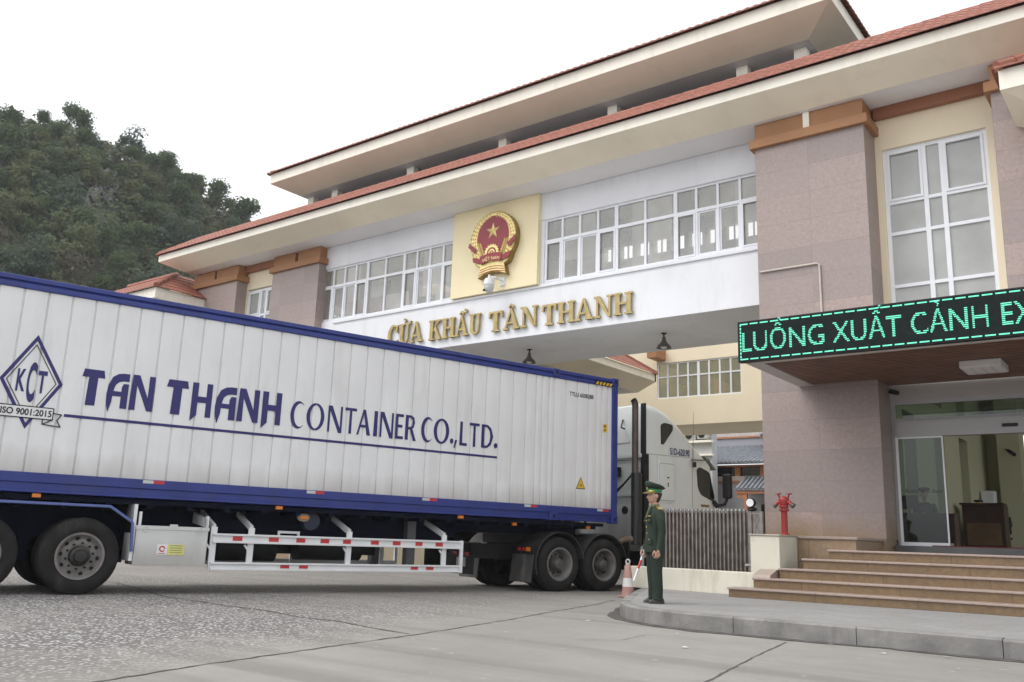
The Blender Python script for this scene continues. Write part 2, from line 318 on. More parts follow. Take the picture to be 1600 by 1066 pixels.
# ---------------------------------------------------------------- ground: road sheet, pavement with kerb
def road_material():
    m = bpy.data.materials.new("road_concrete"); m.use_nodes = True; n = m.node_tree; L = n.links; b = n.nodes["Principled BSDF"]
    tc = n.nodes.new("ShaderNodeTexCoord"); geo = tc.outputs["Object"]
    def noise(sc, det=6, ro=.6):
        t = n.nodes.new("ShaderNodeTexNoise"); t.inputs["Scale"].default_value = sc; t.inputs["Detail"].default_value = det; t.inputs["Roughness"].default_value = ro
        L.new(geo, t.inputs["Vector"]); return t.outputs["Fac"]
    def rng(x, a, b_, c=0., d=1.):
        t = n.nodes.new("ShaderNodeMapRange"); L.new(x, t.inputs[0])
        for i, k in enumerate((a, b_, c, d)): t.inputs[i+1].default_value = k
        return t.outputs[0]
    def mix(f, a, c):
        t = n.nodes.new("ShaderNodeMix"); t.data_type = 'RGBA'
        if isinstance(f, float): t.inputs[0].default_value = f
        else: L.new(f, t.inputs[0])
        for i, k in ((6, a), (7, c)):
            if isinstance(k, tuple): t.inputs[i].default_value = (*k, 1)
            else: L.new(k, t.inputs[i])
        return t.outputs[2]
    def mth(op, a, c):
        t = n.nodes.new("ShaderNodeMath"); t.operation = op
        for i, k in ((0, a), (1, c)):
            if isinstance(k, (int, float)): t.inputs[i].default_value = k
            else: L.new(k, t.inputs[i])
        return t.outputs[0]
    sx = n.nodes.new("ShaderNodeSeparateXYZ"); L.new(geo, sx.inputs[0])
    base = mix(rng(noise(.35), .35, .65), (.245,.231,.211), (.322,.304,.279))
    base = mix(rng(noise(1.7, 8, .7), .5, .75, 0, .45), base, (.215,.205,.19))
    mp2 = n.nodes.new("ShaderNodeMapping"); mp2.inputs["Rotation"].default_value = (0, 0, -radians(73.4)); mp2.inputs["Scale"].default_value = (.05, .9, 1); L.new(geo, mp2.inputs[0])
    tn = n.nodes.new("ShaderNodeTexNoise"); tn.inputs["Scale"].default_value = 2.2; tn.inputs["Detail"].default_value = 3; L.new(mp2.outputs[0], tn.inputs["Vector"])      # faint wheel tracks
    base = mix(rng(tn.outputs["Fac"], .50, .68, 0, .6), base, (.175,.165,.152))
    base = mix(rng(noise(.55, 8, .75), .56, .70, 0, .6), base, (.165,.156,.144))
    fine = noise(45, 4, .8); base = mix(rng(fine, .42, .7, 0, .42), base, (.20,.19,.178))
    base = mix(rng(noise(7, 3, .6), .66, .73, 0, .6), base, (.43,.42,.40))
    # worn slab with its aggregate showing: bounded by the joint that runs from (-5,5.6) to (-10.6,12)
    wob = mth('MULTIPLY', mth('SUBTRACT', noise(.9, 5), .5), 1.6)
    d1 = mth('ADD', mth('ADD', sx.outputs[0], mth('MULTIPLY', sx.outputs[1], .25)), 5.12)          # the joint the worn slab ends at
    near = rng(mth('ADD', sx.outputs[1], mth('MULTIPLY', wob, 1.5)), 6.5, 11.5, 1, .38)
    left = rng(mth('ADD', d1, wob), -1.6, .1, 1, 0)
    worn = mth('MULTIPLY', mth('MULTIPLY', rng(d1, -.02, .02, 1, 0), left), near)
    vor = n.nodes.new("ShaderNodeTexVoronoi"); vor.inputs["Scale"].default_value = 25; L.new(geo, vor.inputs["Vector"])
    sep = n.nodes.new("ShaderNodeSeparateColor"); L.new(vor.outputs["Color"], sep.inputs[0])
    st = mth('MULTIPLY', rng(vor.outputs["Distance"], .30, .50, 1, 0), rng(sep.outputs[0], .18, .5))
    wear = mth('MULTIPLY', rng(noise(.5, 5, .65), .28, .48), worn)
    agg = mix(st, (.14,.132,.127), (.60,.585,.575))
    base = mix(mth('MULTIPLY', wear, .95), base, agg)
    L.new(base, b.inputs["Base Color"]); b.inputs["Roughness"].default_value = .85; b.inputs["Specular IOR Level"].default_value = .3
    bp = n.nodes.new("ShaderNodeBump"); bp.inputs["Strength"].default_value = .5; bp.inputs["Distance"].default_value = .015
    L.new(mth('ADD', fine, mth('MULTIPLY', mth('MULTIPLY', st, wear), 1.2)), bp.inputs["Height"]); L.new(bp.outputs[0], b.inputs["Normal"])
    return m
ROAD = road_material()
g = MB(); R_ = 300
g.face([(-R_,-R_,0),(R_,-R_,0),(R_,R_,0),(-R_,R_,0)])
CRACK = mat("crack_dirt", (.095,.089,.082), .95, .4, 8)
def crack(name, pts, w, jit=.02, seed=0):
    rr = random.Random(seed); P = []
    for (x0, y0), (x1, y1) in zip(pts, pts[1:]):
        k = max(2, int(hypot(x1-x0, y1-y0)/.12))
        for i in range(k): t = i/k; P.append((x0+(x1-x0)*t+rr.uniform(-jit, jit), y0+(y1-y0)*t+rr.uniform(-jit, jit)))
    P.append(pts[-1]); ws = [w*rr.uniform(.35, 1.3) for _ in P]
    rb = ribbon(P, ws); n = len(P); q = g
    vs = [(x, y, .004) for x, y in rb]
    q.add(vs, [(i, i+1, 2*n-2-i, 2*n-1-i) for i in range(n-1)], 1)
J = [[(-5.7,2.3),(-5.92,3.33),(-6.2,4.42),(-6.45,5.69),(-6.74,7.25),(-7.32,9.69),(-7.82,11.45),(-8.28,13.26),(-8.75,14.67)],
     [(-18,9.4),(-16.23,9.21),(-14.43,8.63),(-12.55,7.98),(-11.6,7.9),(-10.75,7.78),(-9.82,7.75),(-8.9,7.52),(-8.38,7.57),(-7.53,7.37),(-6.82,7.24)],
     [(-18.7,17.33),(-17.05,17.03),(-15.34,16.41),(-13.65,15.65),(-12.93,15.57)], [(-10.6,4.3),(-10.75,4.82),(-11.12,5.95),(-11.25,6.8),(-11.6,7.9)], [(-11.6,7.9),(-11.79,9.04),(-12.05,10.27),(-12.79,12.13)],
     [(-2.95,5.6),(-3.15,6.65),(-3.32,7.45),(-3.55,8.56),(-3.84,10.14)], [(-8.4,6.0),(-8.1,6.6),(-7.3,6.9)], [(-5.4,8.3),(-5.1,8.7),(-5.2,9.4)]]
for i, (j, w_) in enumerate(zip(J, (.03,.045,.032,.014,.016,.022,.012,.01))): crack("road_crack", j, w_, .014 if i != 5 else .008, i+1)
DIRT = mat("gutter_dirt", (.055,.052,.047), .95, .4, 5, col2=(.11,.104,.094), bump=.4)

def offs(path, d):
    out = []
    for i, p in enumerate(path):
        a = Vector(path[max(0, i-1)]); c = Vector(path[min(len(path)-1, i+1)]); t = (c-a).normalized()
        out.append((p[0]+t.y*d, p[1]-t.x*d))
    return out
KP = [(7.0,10.62),(4.0,10.62),(1.0,10.6),(-1.5,10.58),(-3.0,10.56),(-4.4,10.55),(-5.1,10.56),(-5.6,10.66),(-6.05,10.86),(-6.42,11.13),(-6.75,11.5),(-7.05,11.98),
      (-7.5,12.9),(-7.95,13.85),(-8.35,14.7),(-8.8,15.7),(-9.25,16.6)]
# smooth, evenly spaced kerb line
def resample(path, step):
    out = [path[0]]; acc = 0
    for a, c in zip(path, path[1:]):
        L_ = hypot(c[0]-a[0], c[1]-a[1]); t = step-acc
        while t <= L_: out.append((a[0]+(c[0]-a[0])*t/L_, a[1]+(c[1]-a[1])*t/L_)); t += step
        acc = (acc+L_) % step
    return out
KL = resample(KP, .12)
ZP = .19
KERB = mat("kerb_stone", (.28,.27,.258), .8, .35, 3.0, bump=.6, bscale=22, col2=(.16,.154,.147), stain=.7, stain_col=(.07,.066,.06))
PAVE = granite("pavement_tiles", (.33,.322,.312), (.285,.28,.274), (.22,.216,.21), .40, .20, (.20,.195,.185), axes='XY', rough=.8, off=.5, stain=.12, stain_col=(.2,.18,.16))
kb = MB(); seg = 12; rk = random.Random(4)
for i in range(0, len(KL)-1, seg):
    pts = KL[i:i+seg+1]
    if len(pts) < 2: continue
    inn = offs(pts, .16) ; dz = rk.uniform(-.008, .008); g0 = .01
    out = list(pts)
    t0 = Vector(out[1])-Vector(out[0]); t1 = Vector(out[-1])-Vector(out[-2])
    out[0] = tuple(Vector(out[0])+t0*.07); inn[0] = tuple(Vector(inn[0])+t0*.07)
    rings = []
    for o_, n_ in zip(out, inn):
        mx_, my_ = (o_[0]*.9+n_[0]*.1, o_[1]*.9+n_[1]*.1)
        rings.append([(o_[0],o_[1],-.02),(o_[0],o_[1],ZP-.018+dz),(mx_,my_,ZP+.002+dz),(n_[0],n_[1],ZP+.002+dz),(n_[0],n_[1],-.02)])
    kb.rings(rings)
struct("kerb", kb, KERB)
inn = offs(KL, .155)
pv = MB(); top = [(x, y, ZP) for x, y in inn]; poly = top+[(-9.3,24,ZP),(7,24,ZP)]
pv.face(poly); struct("pavement", pv, PAVE)
dt = MB(); rd = random.Random(9)
k_ = len(KL); wd = [(.9 if KL[i][0] > -5.2 else .6)*(.07+.15*abs(sin(i*.061+1.3))+.07*abs(sin(i*.23))+.04*rd.random()) for i in range(k_)]
ou = [offs(KL, -.02-wd[i])[i] for i in range(k_)]
dt.add([(x,y,.006) for x,y in KL]+[(x,y,.006) for x,y in ou], [(i,i+1,k_+i+1,k_+i) for i in range(k_-1)])
g.add(dt.v, dt.f, 2); struct("road", g, [ROAD, CRACK, DIRT], recalc=False)

# ---------------------------------------------------------------- roofs
def tile_slope(mb, ex, ey, L, inx, iny, z0, run, pitch, hipA, hipB, tw=.21, row=.34, amp=.03, m=0, seg=4):
    """wavy tile courses: eave starts at (ex,ey), runs L along (dx,dy) = (iny,-inx); (inx,iny) points up-slope"""
    dx, dy = iny, -inx
    nr = max(1, round(run/row)); row = run/nr; N = int(L/tw*seg)
    for r in range(nr):
        k = len(mb.v); prof = []
        for rr, dz in ((r*row-(.03 if r else .05), .032), (r*row+row, .004)):
            for i in range(N+1):
                e = L*i/N; lo, hi = max(0, rr)*hipA, L-max(0, rr)*hipB
                e2 = min(max(e, lo), hi)
                z = z0+rr*pitch+dz+amp*(.5+.5*cos(2*pi*e2/tw))**.7
                mb.v.append((ex+dx*e2+inx*rr, ey+dy*e2+iny*rr, z))
        # front lip
        for i in range(N+1):
            x, y, z = mb.v[k+i]; mb.v.append((x, y, z0+(r*row)*pitch-.02))
        for i in range(N):
            mb.f.append((k+i, k+i+1, k+N+2+i, k+N+1+i)); mb.m.append(m)
            mb.f.append((k+2*(N+1)+i, k+2*(N+1)+i+1, k+i+1, k+i)); mb.m.append(m)
    return mb
def ridge_tiles(mb, p, q, r=.09, step=.36, m=0):
    p, q = Vector(p), Vector(q); d = q-p; n = max(1, int(d.length/step)); 
    for i in range(n):
        a = p+d*(i/n); c = p+d*((i+1.12)/n)
        mb.tube([a, c], [r*1.12, r*.94], 10, m)
    return mb
def eave(mb_f, mb_s, mb_w, x0, x1, y0, y1, z, h, d, t, flat_to=None):
    """fascia ring (bottom z, height h) + soffit sloping down and in by d, then a flat inner soffit"""
    T = .12
    mb_f.box(x0, x1, y0, y0+T, z, z+h); mb_f.box(x0, x0+T, y0+T, y1, z, z+h); mb_f.box(x1-T, x1, y0+T, y1, z, z+h)
    zi = z-t*d; a, b_, c = x0+.003, x1-.003, y0+.003
    z -= .003
    mb_s.face([(a,c,z),(b_,c,z),(b_-d,c+d,zi),(a+d,c+d,zi)])
    mb_s.face([(a,y1,z),(a,c,z),(a+d,c+d,zi),(a+d,y1,zi)])
    mb_s.face([(b_,c,z),(b_,y1,z),(b_-d,y1,zi),(b_-d,c+d,zi)])
    f = flat_to if flat_to else y1
    mb_w.face([(a+d,c+d,zi),(b_-d,c+d,zi),(b_-d,f,zi),(a+d,f,zi)])
    return zi

YW, YP = 18.95, 18.17
gate_b = thing("border_gate_building", "long cream and white gate building with pink stone pillars and two-tiered red tiled roof", "building", (-15.4, YW, 0))
ZI = 10.42
# --- walls
wl = MB()
wl.box(-22.7,-7.3, YW, YW+.22, 6.42, 7.83)                      # beam face under the windows
wl.box(-22.7,-7.3, YW, YW+.22, 9.66, ZI-.005)
for a, c in ((-22.0,-21.3+.0),): pass
wl.box(-16.84,-13.63, YW+.02, YW+.22, 7.83, 9.66)               # behind the emblem panel
wl.box(-22.0,-7.3, YW+.22, 22.35, 6.42, 6.9)                    # beam slab
RO = [(-13.64+.56*i, -13.22+.56*i) for i in range(11)]; xa = -22.7          # back windows of the bridge room
for a, c in [(-21.3,-19.7),(-18.9,-17.6)]+RO: wl.box(xa, a, 22.1, 22.35, 6.9, ZI-.005); xa = c
wl.box(xa,-7.3, 22.1, 22.35, 6.9, ZI-.005)
for a, c in [(-21.3,-19.7),(-18.9,-17.6)]+RO: wl.box(a, c, 22.1, 22.35, 6.9, 7.9); wl.box(a, c, 22.1, 22.35, 9.75, ZI-.005); wl.box(a, c, 22.1, 22.35, 9.07, 9.28); wl.box((a+c)/2-.02, (a+c)/2+.02, 22.2, 22.25, 7.9, 9.07); wl.box((a+c)/2-.02, (a+c)/2+.02, 22.2, 22.25, 9.28, 9.75)
wl.box(-22.0,-7.3, YW-.05, YW, 7.72, 7.785)                     # lip under the window band
obj("wall", wl, WHITE, gate_b, world=True, bevel=.006)
cw = MB()
# right wing front wall with its tall window opening (-4.72..-2.70, 5.2..9.5)
cw.box(-4.88,-4.72, YW, YW+.2, 4.6, 10.18); cw.box(-2.70,-2.3, YW, YW+.2, 4.6, 10.18); cw.box(-4.72,-2.70, YW, YW+.2, 9.49, 10.18)
cw.box(-2.3, 3.0, YW, YW+.2, 4.6, 10.18)
cw.cut(); cw.box(-7.25,-6.32, YW+.3, 35, ZP, 6.4); cw.box(-7.25,-6.32, 22.4, 35, 6.4, 10.4); cw.cut()
# left wing
cw.box(-25.1,-24.9, YW, YW+.2, 1.0, 10.18); cw.box(-26.9,-24.9, YW, YW+.2, 9.55, 10.18); cw.box(-26.9,-26.84, YW, YW+.2, 1.0, 9.55)
cw.box(-24.3,-22.1, YW, 22.4, 0, 6.4); cw.box(-32,-24.4, YW+.4, YW+.6, 0, 5.6); cw.box(-22.3,-22.1, 22.4, 35, 0, 10.4)
cw.box(-32,-26.9, YW, YW+.3, 0, 10.3)
objs("wing_wall", cw, CREAM, gate_b, world=True)
bb = MB(); bb.box(-4.82,-2.30, YW-.16, YW+.001, 10.18, ZI-.005); bb.cut(); bb.box(-26.9,-24.9, YW-.16, YW+.001, 10.18, ZI-.005); bb.cut(); bb.box(-2.3,3.0,YW-.16,YW+.001,10.18,ZI-.005)
objs("brown_lintel_beam", bb, BROWN, gate_b, world=True)
# --- pillars with orange caps
for (a, c, zb, nm, YP_) in ((-7.25,-4.86,1.26,0,YP), (-25.04,-22.6,0.0,1,18.65), (-29.6,-26.87,0.0,2,18.5), (-2.46,0.1,4.6,3,YP)):
    p = MB(); p.box(a, c, YP_, YW+.28, zb, 9.82)
    pil = obj("stone_pillar", p, PINK, gate_b, world=True, bevel=.008)
    k = MB(); k.box(a-.10, c+.10, YP_-.10, YW+.05, 9.82, 10.03)
    md = (a+c)/2
    k.box(a, md-.07, YP_, YW+.05, 10.03, ZI-.005); k.box(md+.07, c, YP_, YW+.05, 10.03, ZI-.005)
    cap = obj("pillar_cap", k, ORANGE, pil, world=True, bevel=.01)
    q = MB(); q.box(md-.068, md+.068, YP_+(-.04 if nm in (0,3) else .12), YW, 10.032, ZI-.006); obj("cap_block", q, FASCIA if nm in (0,3) else BROWN, cap, world=True)  # on the left caps brown paints the dark of an open notch
# --- emblem panel
p = MB(); p.box(-16.84,-13.74, YW-.14, YW+.015, 7.80, ZI-.006); obj("emblem_panel", p, YELLOW, gate_b, world=True, bevel=.006)
# --- windows
def band_window(x0, x1, z0, z1, name="window"):
    a = (x1-x0)/11.0; y = YW+.06; f = MB(); T = .055
    xs = [x0]
    for wd_ in (a,)*4+(1.5*a,)*2+(a,)*4: xs.append(xs[-1]+wd_)
    zt = z1-(z1-z0)*.345
    f.box(x0, x1, y, y+.09, z1-T, z1); f.box(x0, x1, y, y+.09, z0, z0+T); f.box(x0, x1, y-.005, y+.085, zt-.04, zt+.04)
    for i, x in enumerate(xs):
        hw = .05 if i in (0, 4, 6, 10) else .03
        l, r = (x, x+.06) if i == 0 else ((x-.06, x) if i == 10 else (x-hw, x+hw))
        f.box(l, r, y+.002, y+.088, zt+.04, z1-T); f.box(l, r, y+.003, y+.087, z0+T, zt-.04)
    fr = obj("window", f, ALU, gate_b, world=True)
    sash = MB()                                     # sliding sashes, alternately one track forward
    for g0 in (0, 6):
        for j in range(4):
            l, r = xs[g0+j]+.03, xs[g0+j+1]-.03; yy = y-.012 if j % 3 == 0 else y+.03; s_ = .045
            za, zb = z0+T-.01, zt-.035
            sash.cut(); sash.box(l, l+s_, yy, yy+.03, za, zb); sash.box(r-s_, r, yy, yy+.03, za, zb)
            sash.box(l+s_, r-s_, yy, yy+.03, za, za+s_); sash.box(l+s_, r-s_, yy, yy+.03, zb-s_, zb)
    objs("sash", sash, ALU, fr, world=True)
    gl = MB()
    for i in range(10):
        for za, zb in ((z0+T, zt-.04), (zt+.04, z1-T)):
            gl.face([(xs[i]+.02,y+.045,za),(xs[i+1]-.02,y+.045,za),(xs[i+1]-.02,y+.045,zb),(xs[i]+.02,y+.045,zb)])
    obj("pane", gl, PANEB, fr, world=True, recalc=False)
    return fr
band_window(-13.63,-7.42, 7.83, 9.66); band_window(-22.02+-.8,-16.84, 7.83, 9.66) if False else band_window(-22.78,-16.84, 7.83, 9.66)
def grid_window(x0, x1, zs, ws):
    y = YW+.07; f = MB(); T = .06; W_ = x1-x0; xs = [x0, x0+W_*ws[0], x0+W_*(ws[0]+ws[1]), x1]
    for i, x in enumerate(xs):
        l, r = (x, x+.08) if i == 0 else ((x-.08, x) if i == 3 else (x-.045, x+.045)); f.box(l, r, y, y+.09, zs[-1], zs[0])
    for i, z in enumerate(zs):
        a, c = (z-.08, z) if i == 0 else ((z, z+.06) if i == len(zs)-1 else (z-.035, z+.035))
        for j in range(3):
            l = xs[j]+(.08 if j == 0 else .045); r = xs[j+1]-(.08 if j == 2 else .045)
            f.box(l, r, y+.004, y+.086, a, c)
    fr = obj("window", f, ALU, gate_b, world=True)
    s2 = MB()
    for j in (0, 2):
        l = xs[j]+(.08 if j == 0 else .045); r = xs[j+1]-(.08 if j == 2 else .045); za, zb = zs[1]+.035, zs[0]-.08; s_ = .05
        s2.cut(); s2.box(l, l+s_, y-.02, y+.03, za, zb); s2.box(r-s_, r, y-.02, y+.03, za, zb); s2.box(l+s_, r-s_, y-.02, y+.03, za, za+s_); s2.box(l+s_, r-s_, y-.02, y+.03, zb-s_, zb)
    objs("sash", s2, ALU, fr, world=True)
    gl = MB(); gl.face([(x0+.04,y+.05,zs[-1]),(x1-.04,y+.05,zs[-1]),(x1-.04,y+.05,zs[0]-.04),(x0+.04,y+.05,zs[0]-.04)])
    obj("pane", gl, PANE, fr, world=True, recalc=False)
grid_window(-4.72,-2.70, [9.49,8.27,7.58,6.43,5.0], (.40,.17)); grid_window(-26.84,-25.0, [9.52,8.55,7.6,6.4,5.0], (.40,.17))
# --- interiors: bridge room and lobby
rm = MB()
rm.face([(-22.9,19.25,10.1),(-7.4,19.25,10.1),(-7.4,22.05,10.1),(-22.9,22.05,10.1)])
for x_ in (-20.5,-18,-12.6,-10.2): rm.box(x_-.6, x_+.6, 20.1, 20.3, 10.03, 10.09)
rm.face([(-22.9,19.2,6.92),(-7.4,19.2,6.92),(-7.4,22.05,6.92),(-22.9,22.05,6.92)])
obj("bridge_room", rm, INTC, gate_b, world=True)
ZL = 1.16
lb = MB()
lb.face([(-5.68,19.2,9.9),(4,19.2,9.9),(4,34,9.9),(-5.68,34,9.9)])
# left wall with tall slit windows
def wall_holes(mb, x, y0, y1, z0, z1, holes):
    ys = sorted({y0, y1, *[h[0] for h in holes], *[h[1] for h in holes]}); zs = sorted({z0, z1, *[h[2] for h in holes], *[h[3] for h in holes]})
    for a, c in zip(ys, ys[1:]):
        for e, f in zip(zs, zs[1:]):
            if any(h[0] <= a and c <= h[1] and h[2] <= e and f <= h[3] for h in holes): continue
            mb.face([(x,a,e),(x,c,e),(x,c,f),(x,a,f)])
HO = [(a, a+1.2, 2.0, 4.5) for a in (20.0,23.2,26.4,29.6)]+[(a, a+1.2, 5.1, 8.2) for a in (20.0,23.2,26.4,29.6)]
wall_holes(lb, -5.68, 19.15, 34, ZL, 9.9, HO)
for a, c, e, f in HO:                                         # deep reveals of pale plaster
    lb.face([(-5.68,a,e),(-5.68,a,f),(-6.3,a,f),(-6.3,a,e)]); lb.face([(-5.68,c,e),(-5.68,c,f),(-6.3,c,f),(-6.3,c,e)])
    lb.face([(-5.68,a,e),(-5.68,c,e),(-6.3,c,e),(-6.3,a,e)]); lb.face([(-5.68,a,f),(-5.68,c,f),(-6.3,c,f),(-6.3,a,f)])
lb.box(-5.2,-4.55, 33.0, 34, ZL, 9.9); lb.face([(-5.68,33.9,ZL),(-5.2,33.9,ZL),(-5.2,33.9,9.9),(-5.68,33.9,9.9)])                          # pier in the back corner
lb.face([(-5.68,34,5.0),(4,34,5.0),(4,34,9.9),(-5.68,34,9.9)]); lb.face([(-4.5,34,5.0),(4,34,5.0),(4,38,5.0),(-4.5,38,5.0)])
lb.face([(-4.5,38,ZL),(4,38,ZL),(4,38,5),(-4.5,38,5)]); wall_holes(lb, 4, 19.2, 38, ZL, 9.9, [(a, a+2.6, 2.0, 9.0) for a in (20.0,23.2,26.4,29.6,33.5)]); lb.face([(-4.5,34,ZL),(-4.5,38,ZL),(-4.5,38,5),(-4.5,34,5)])  # right wall is unseen; its big openings are added to brighten the lobby
obj("lobby_walls", lb, INT, gate_b, world=True)
for a, c, e, f in HO:
    q = MB(); q.face([(-6.0,a,e),(-6.0,c,e),(-6.0,c,f),(-6.0,a,f)]); lw_ = obj("lobby_window", q, glass("dimming_pane",(.5,.55,.5),.6,.55,(.30,.33,.28)), gate_b, world=True, recalc=False)  # greenish film added to dim the overbright daylight in these openings
    q = MB(); q.box(-6.03,-5.97,(a+c)/2-.03,(a+c)/2+.03,e,f); q.box(-6.02,-5.98,a,c,(e+f)/2-.03,(e+f)/2+.03); obj("window_bar", q, ALU, lw_, world=True)
fl = MB(); fl.box(-5.68, 4, 19.0, 38, ZL-.1, ZL); obj("lobby_floor", fl, mat("dark_polished_floor",(.10,.10,.10),.15,.2,2), gate_b, world=True)
# --- entrance front: frame, transom, header, sliding glass leaf
ef = MB()
ef.box(-4.86, 3, YW+.02, YW+.14, 4.02, 4.6); obj("door_lintel", ef, mat("lintel_grey_paint",(.42,.40,.385),.7,.06,2), gate_b, world=True)
ef = MB(); y = YW+.03
ef.box(-4.86,-4.78, y, y+.1, ZL-.1, 4.02); ef.box(-4.78, 3, y, y+.1, 3.94, 4.02); ef.box(-4.78, 3, y, y+.1, 3.60, 3.66)
ef.box(-4.78, 3, y-.06, y+.12, 3.28, 3.60)
dfr = obj("door_frame", ef, FRAMEG, gate_b, world=True)
gl = MB(); gl.face([(-4.78,y+.05,3.66),(3,y+.05,3.66),(3,y+.05,3.94),(-4.78,y+.05,3.94)]); obj("transom_pane", gl, DOORG, dfr, world=True, recalc=False)
dl = MB(); yy = y-.03
dl.box(-4.80,-4.75, yy, yy+.04, ZL, 3.30); dl.box(-4.75,-3.92, yy, yy+.04, ZL, ZL+.07); dl.box(-4.75,-3.92, yy, yy+.04, 3.25, 3.30); dl.box(-3.945,-3.92, yy+.002, yy+.038, ZL+.07, 3.25)
door = obj("sliding_door", dl, ALU, gate_b, world=True)
gl = MB(); gl.face([(-4.75,yy+.02,ZL+.07),(-3.945,yy+.02,ZL+.07),(-3.945,yy+.02,3.25),(-4.75,yy+.02,3.25)]); obj("door_pane", gl, DOORG, door, world=True, recalc=False)
tx = MB(); text_mb(tx, "Automatic door", -4.68,-3.97, 2.18, .085, lambda u, v: (u, yy+.014, v))
obj("door_lettering", tx, mat("dark_decal", (.035,.045,.06), .5), door, world=True)
ds = MB(); ds.box(-2.86,-2.60, y-.10, y-.06, 3.40, 3.46); obj("door_sensor", ds, BLACKM, dfr, world=True, bevel=.01)
th_ = MB(); th_.box(-4.86, 3, YW-.25, YW+.2, 1.0, ZL); obj("door_sill", th_, MATS["dark_polished_floor"], gate_b, world=True)
mt = MB(); mt.box(-4.2, 3, YW-.16, YW-.02, ZL, ZL+.02); obj("red_mat", mt, mat("red_carpet",(.16,.02,.03),.95), gate_b, world=True)
# plinth of the right pillar
pl = MB(); pl.box(-5.98,-4.95, 16.55, YP, .5, 1.215); pl.box(-6.55,-5.98, 16.5, YP, .1, 1.215); pl.box(-7.3,-6.55, 17.9, YP, .1, 1.215); pl.box(-7.3,-4.88, YP, YW, .3, 1.26)
obj("pillar_plinth", pl, PINKD, gate_b, world=True)
pl = MB(); pl.box(-6.02,-4.91, 16.51, YP, 1.215, 1.262); obj("plinth_coping", pl, TREAD, gate_b, world=True, bevel=.006)
# --- lower roof
RX0, RX1, RY, RZ, RH = -30.25, -.5, 17.33, 10.75, .25
f, s_, w_ = MB(), MB(), MB()
eave(f, s_, w_, RX0, RX1, RY, 30, RZ, RH, .70, .47, 22.4)
obj("lower_fascia", f, FASCIA, gate_b, world=True); obj("lower_soffit", s_, SOFFIT, gate_b, world=True); obj("flat_soffit", w_, SOFFITW, gate_b, world=True)
t = MB(); EX = RX0-.06; LT = RX1-RX0+.12
tile_slope(t, EX, RY-.06, LT, 0, 1, RZ+RH+.02, .96, .77, 1, 1, row=.24)
tile_slope(t, RX1+.06, RY-.06, 14, -1, 0, RZ+RH+.02, 1.0, .80, 1, 0) if False else None
ridge_tiles(t, (RX0+.92,RY+.94,RZ+RH+.75), (RX1-.92,RY+.94,RZ+RH+.75), r=.075); ridge_tiles(t, (RX0-.02,RY-.02,RZ+RH+.06), (RX0+.92,RY+.94,RZ+RH+.75), r=.075)
# left return of the tiles
tile_slope(t, RX0-.06, RY+11.94, 12, 1, 0, RZ+RH+.02, .96, .77, 0, 1, row=.24)
t.add([(RX0-.03,RY-.04,RZ+RH-.003),(RX1+.03,RY-.04,RZ+RH-.003),(RX1-.9,RY+.9,RZ+RH+.69),(RX0+.9,RY+.9,RZ+RH+.69)], [(0,1,2,3)]); t.add([(RX0-.03,RY-.04,RZ+RH-.003),(RX0+.9,RY+.9,RZ+RH+.69),(RX0+.9,RY+12,RZ+RH+.69),(RX0-.03,RY+12,RZ+RH-.003)], [(0,1,2,3)])
obj("lower_roof_tiles", t, TILE, gate_b, world=True, recalc=False)
dk = MB(); dk.box(RX0+.9, RX1-.9, RY+.98, 22.4, RZ+RH+.4, RZ+RH+.70); dk.box(RX0+.9,-22.1, 22.4, 34, RZ+RH+.4, RZ+RH+.70); dk.box(-7.3, RX1-.9, 22.4, 38.2, RZ+RH+.4, RZ+RH+.70); dk.box(RX0+.15, RX1-.15, RY+.15, RY+.98, RZ+.02, RZ+RH-.02)
dk.box(-24.4,-6.3, 20.6, 22.4, 11.55, 12.66)
obj("roof_deck", dk, mat("roof_deck_dark",(.06,.055,.055),.85), gate_b, world=True)
# --- upper roof
UX0, UX1, UY, UZ, UH = -25.1, -5.42, 18.2, 13.03, .34
f, s_, w_ = MB(), MB(), MB()
zi = eave(f, s_, w_, UX0, UX1, UY, 24, UZ, UH, .77, .47)
obj("upper_fascia", f, FASCIA, gate_b, world=True); obj("upper_soffit", s_, SOFFIT, gate_b, world=True); obj("upper_flat_soffit", w_, SOFFITW, gate_b, world=True)
t = MB(); tile_slope(t, UX0-.07, UY-.07, UX1-UX0+.14, 0, 1, UZ+UH+.02, 2.9, .5, 1, 1, row=.36)
tile_slope(t, UX1+.07, UY-.07+11.9, 11.9, -1, 0, UZ+UH+.02, 5.9, .5, 1, 1, row=.6) if False else None
# right hip: eave runs in +Y, upslope is -X
tile_slope(t, UX1+.07, UY-.07, 5.94, -1, 0, UZ+UH+.02, 2.9, .5, 1, 1, row=.36)
tile_slope(t, UX0-.07, UY+5.87, 5.94, 1, 0, UZ+UH+.02, 2.9, .5, 1, 1, row=.36); tile_slope(t, UX1+.07, UY+5.87, UX1-UX0+.14, 0, -1, UZ+UH+.02, 2.9, .5, 1, 1, row=.36)
ridge_tiles(t, (UX0,UY,UZ+UH+.05), (UX0+2.9,UY+2.9,UZ+UH+1.5)); ridge_tiles(t, (UX1,UY,UZ+UH+.05), (UX1-2.9,UY+2.9,UZ+UH+1.5)); ridge_tiles(t, (UX0+2.9,UY+2.9,UZ+UH+1.5), (UX1-2.9,UY+2.9,UZ+UH+1.5))
obj("upper_roof_tiles", t, TILE, gate_b, world=True, recalc=False)
for x in (-24.1,-22.85,-19.24,-15.47,-11.68,-7.96,-6.5):
    p = MB(); p.box(x-.15, x+.15, 19.25, 19.5, 11.6, zi-.004); obj("roof_post", p, FASCIA, gate_b, world=True, bevel=.01)
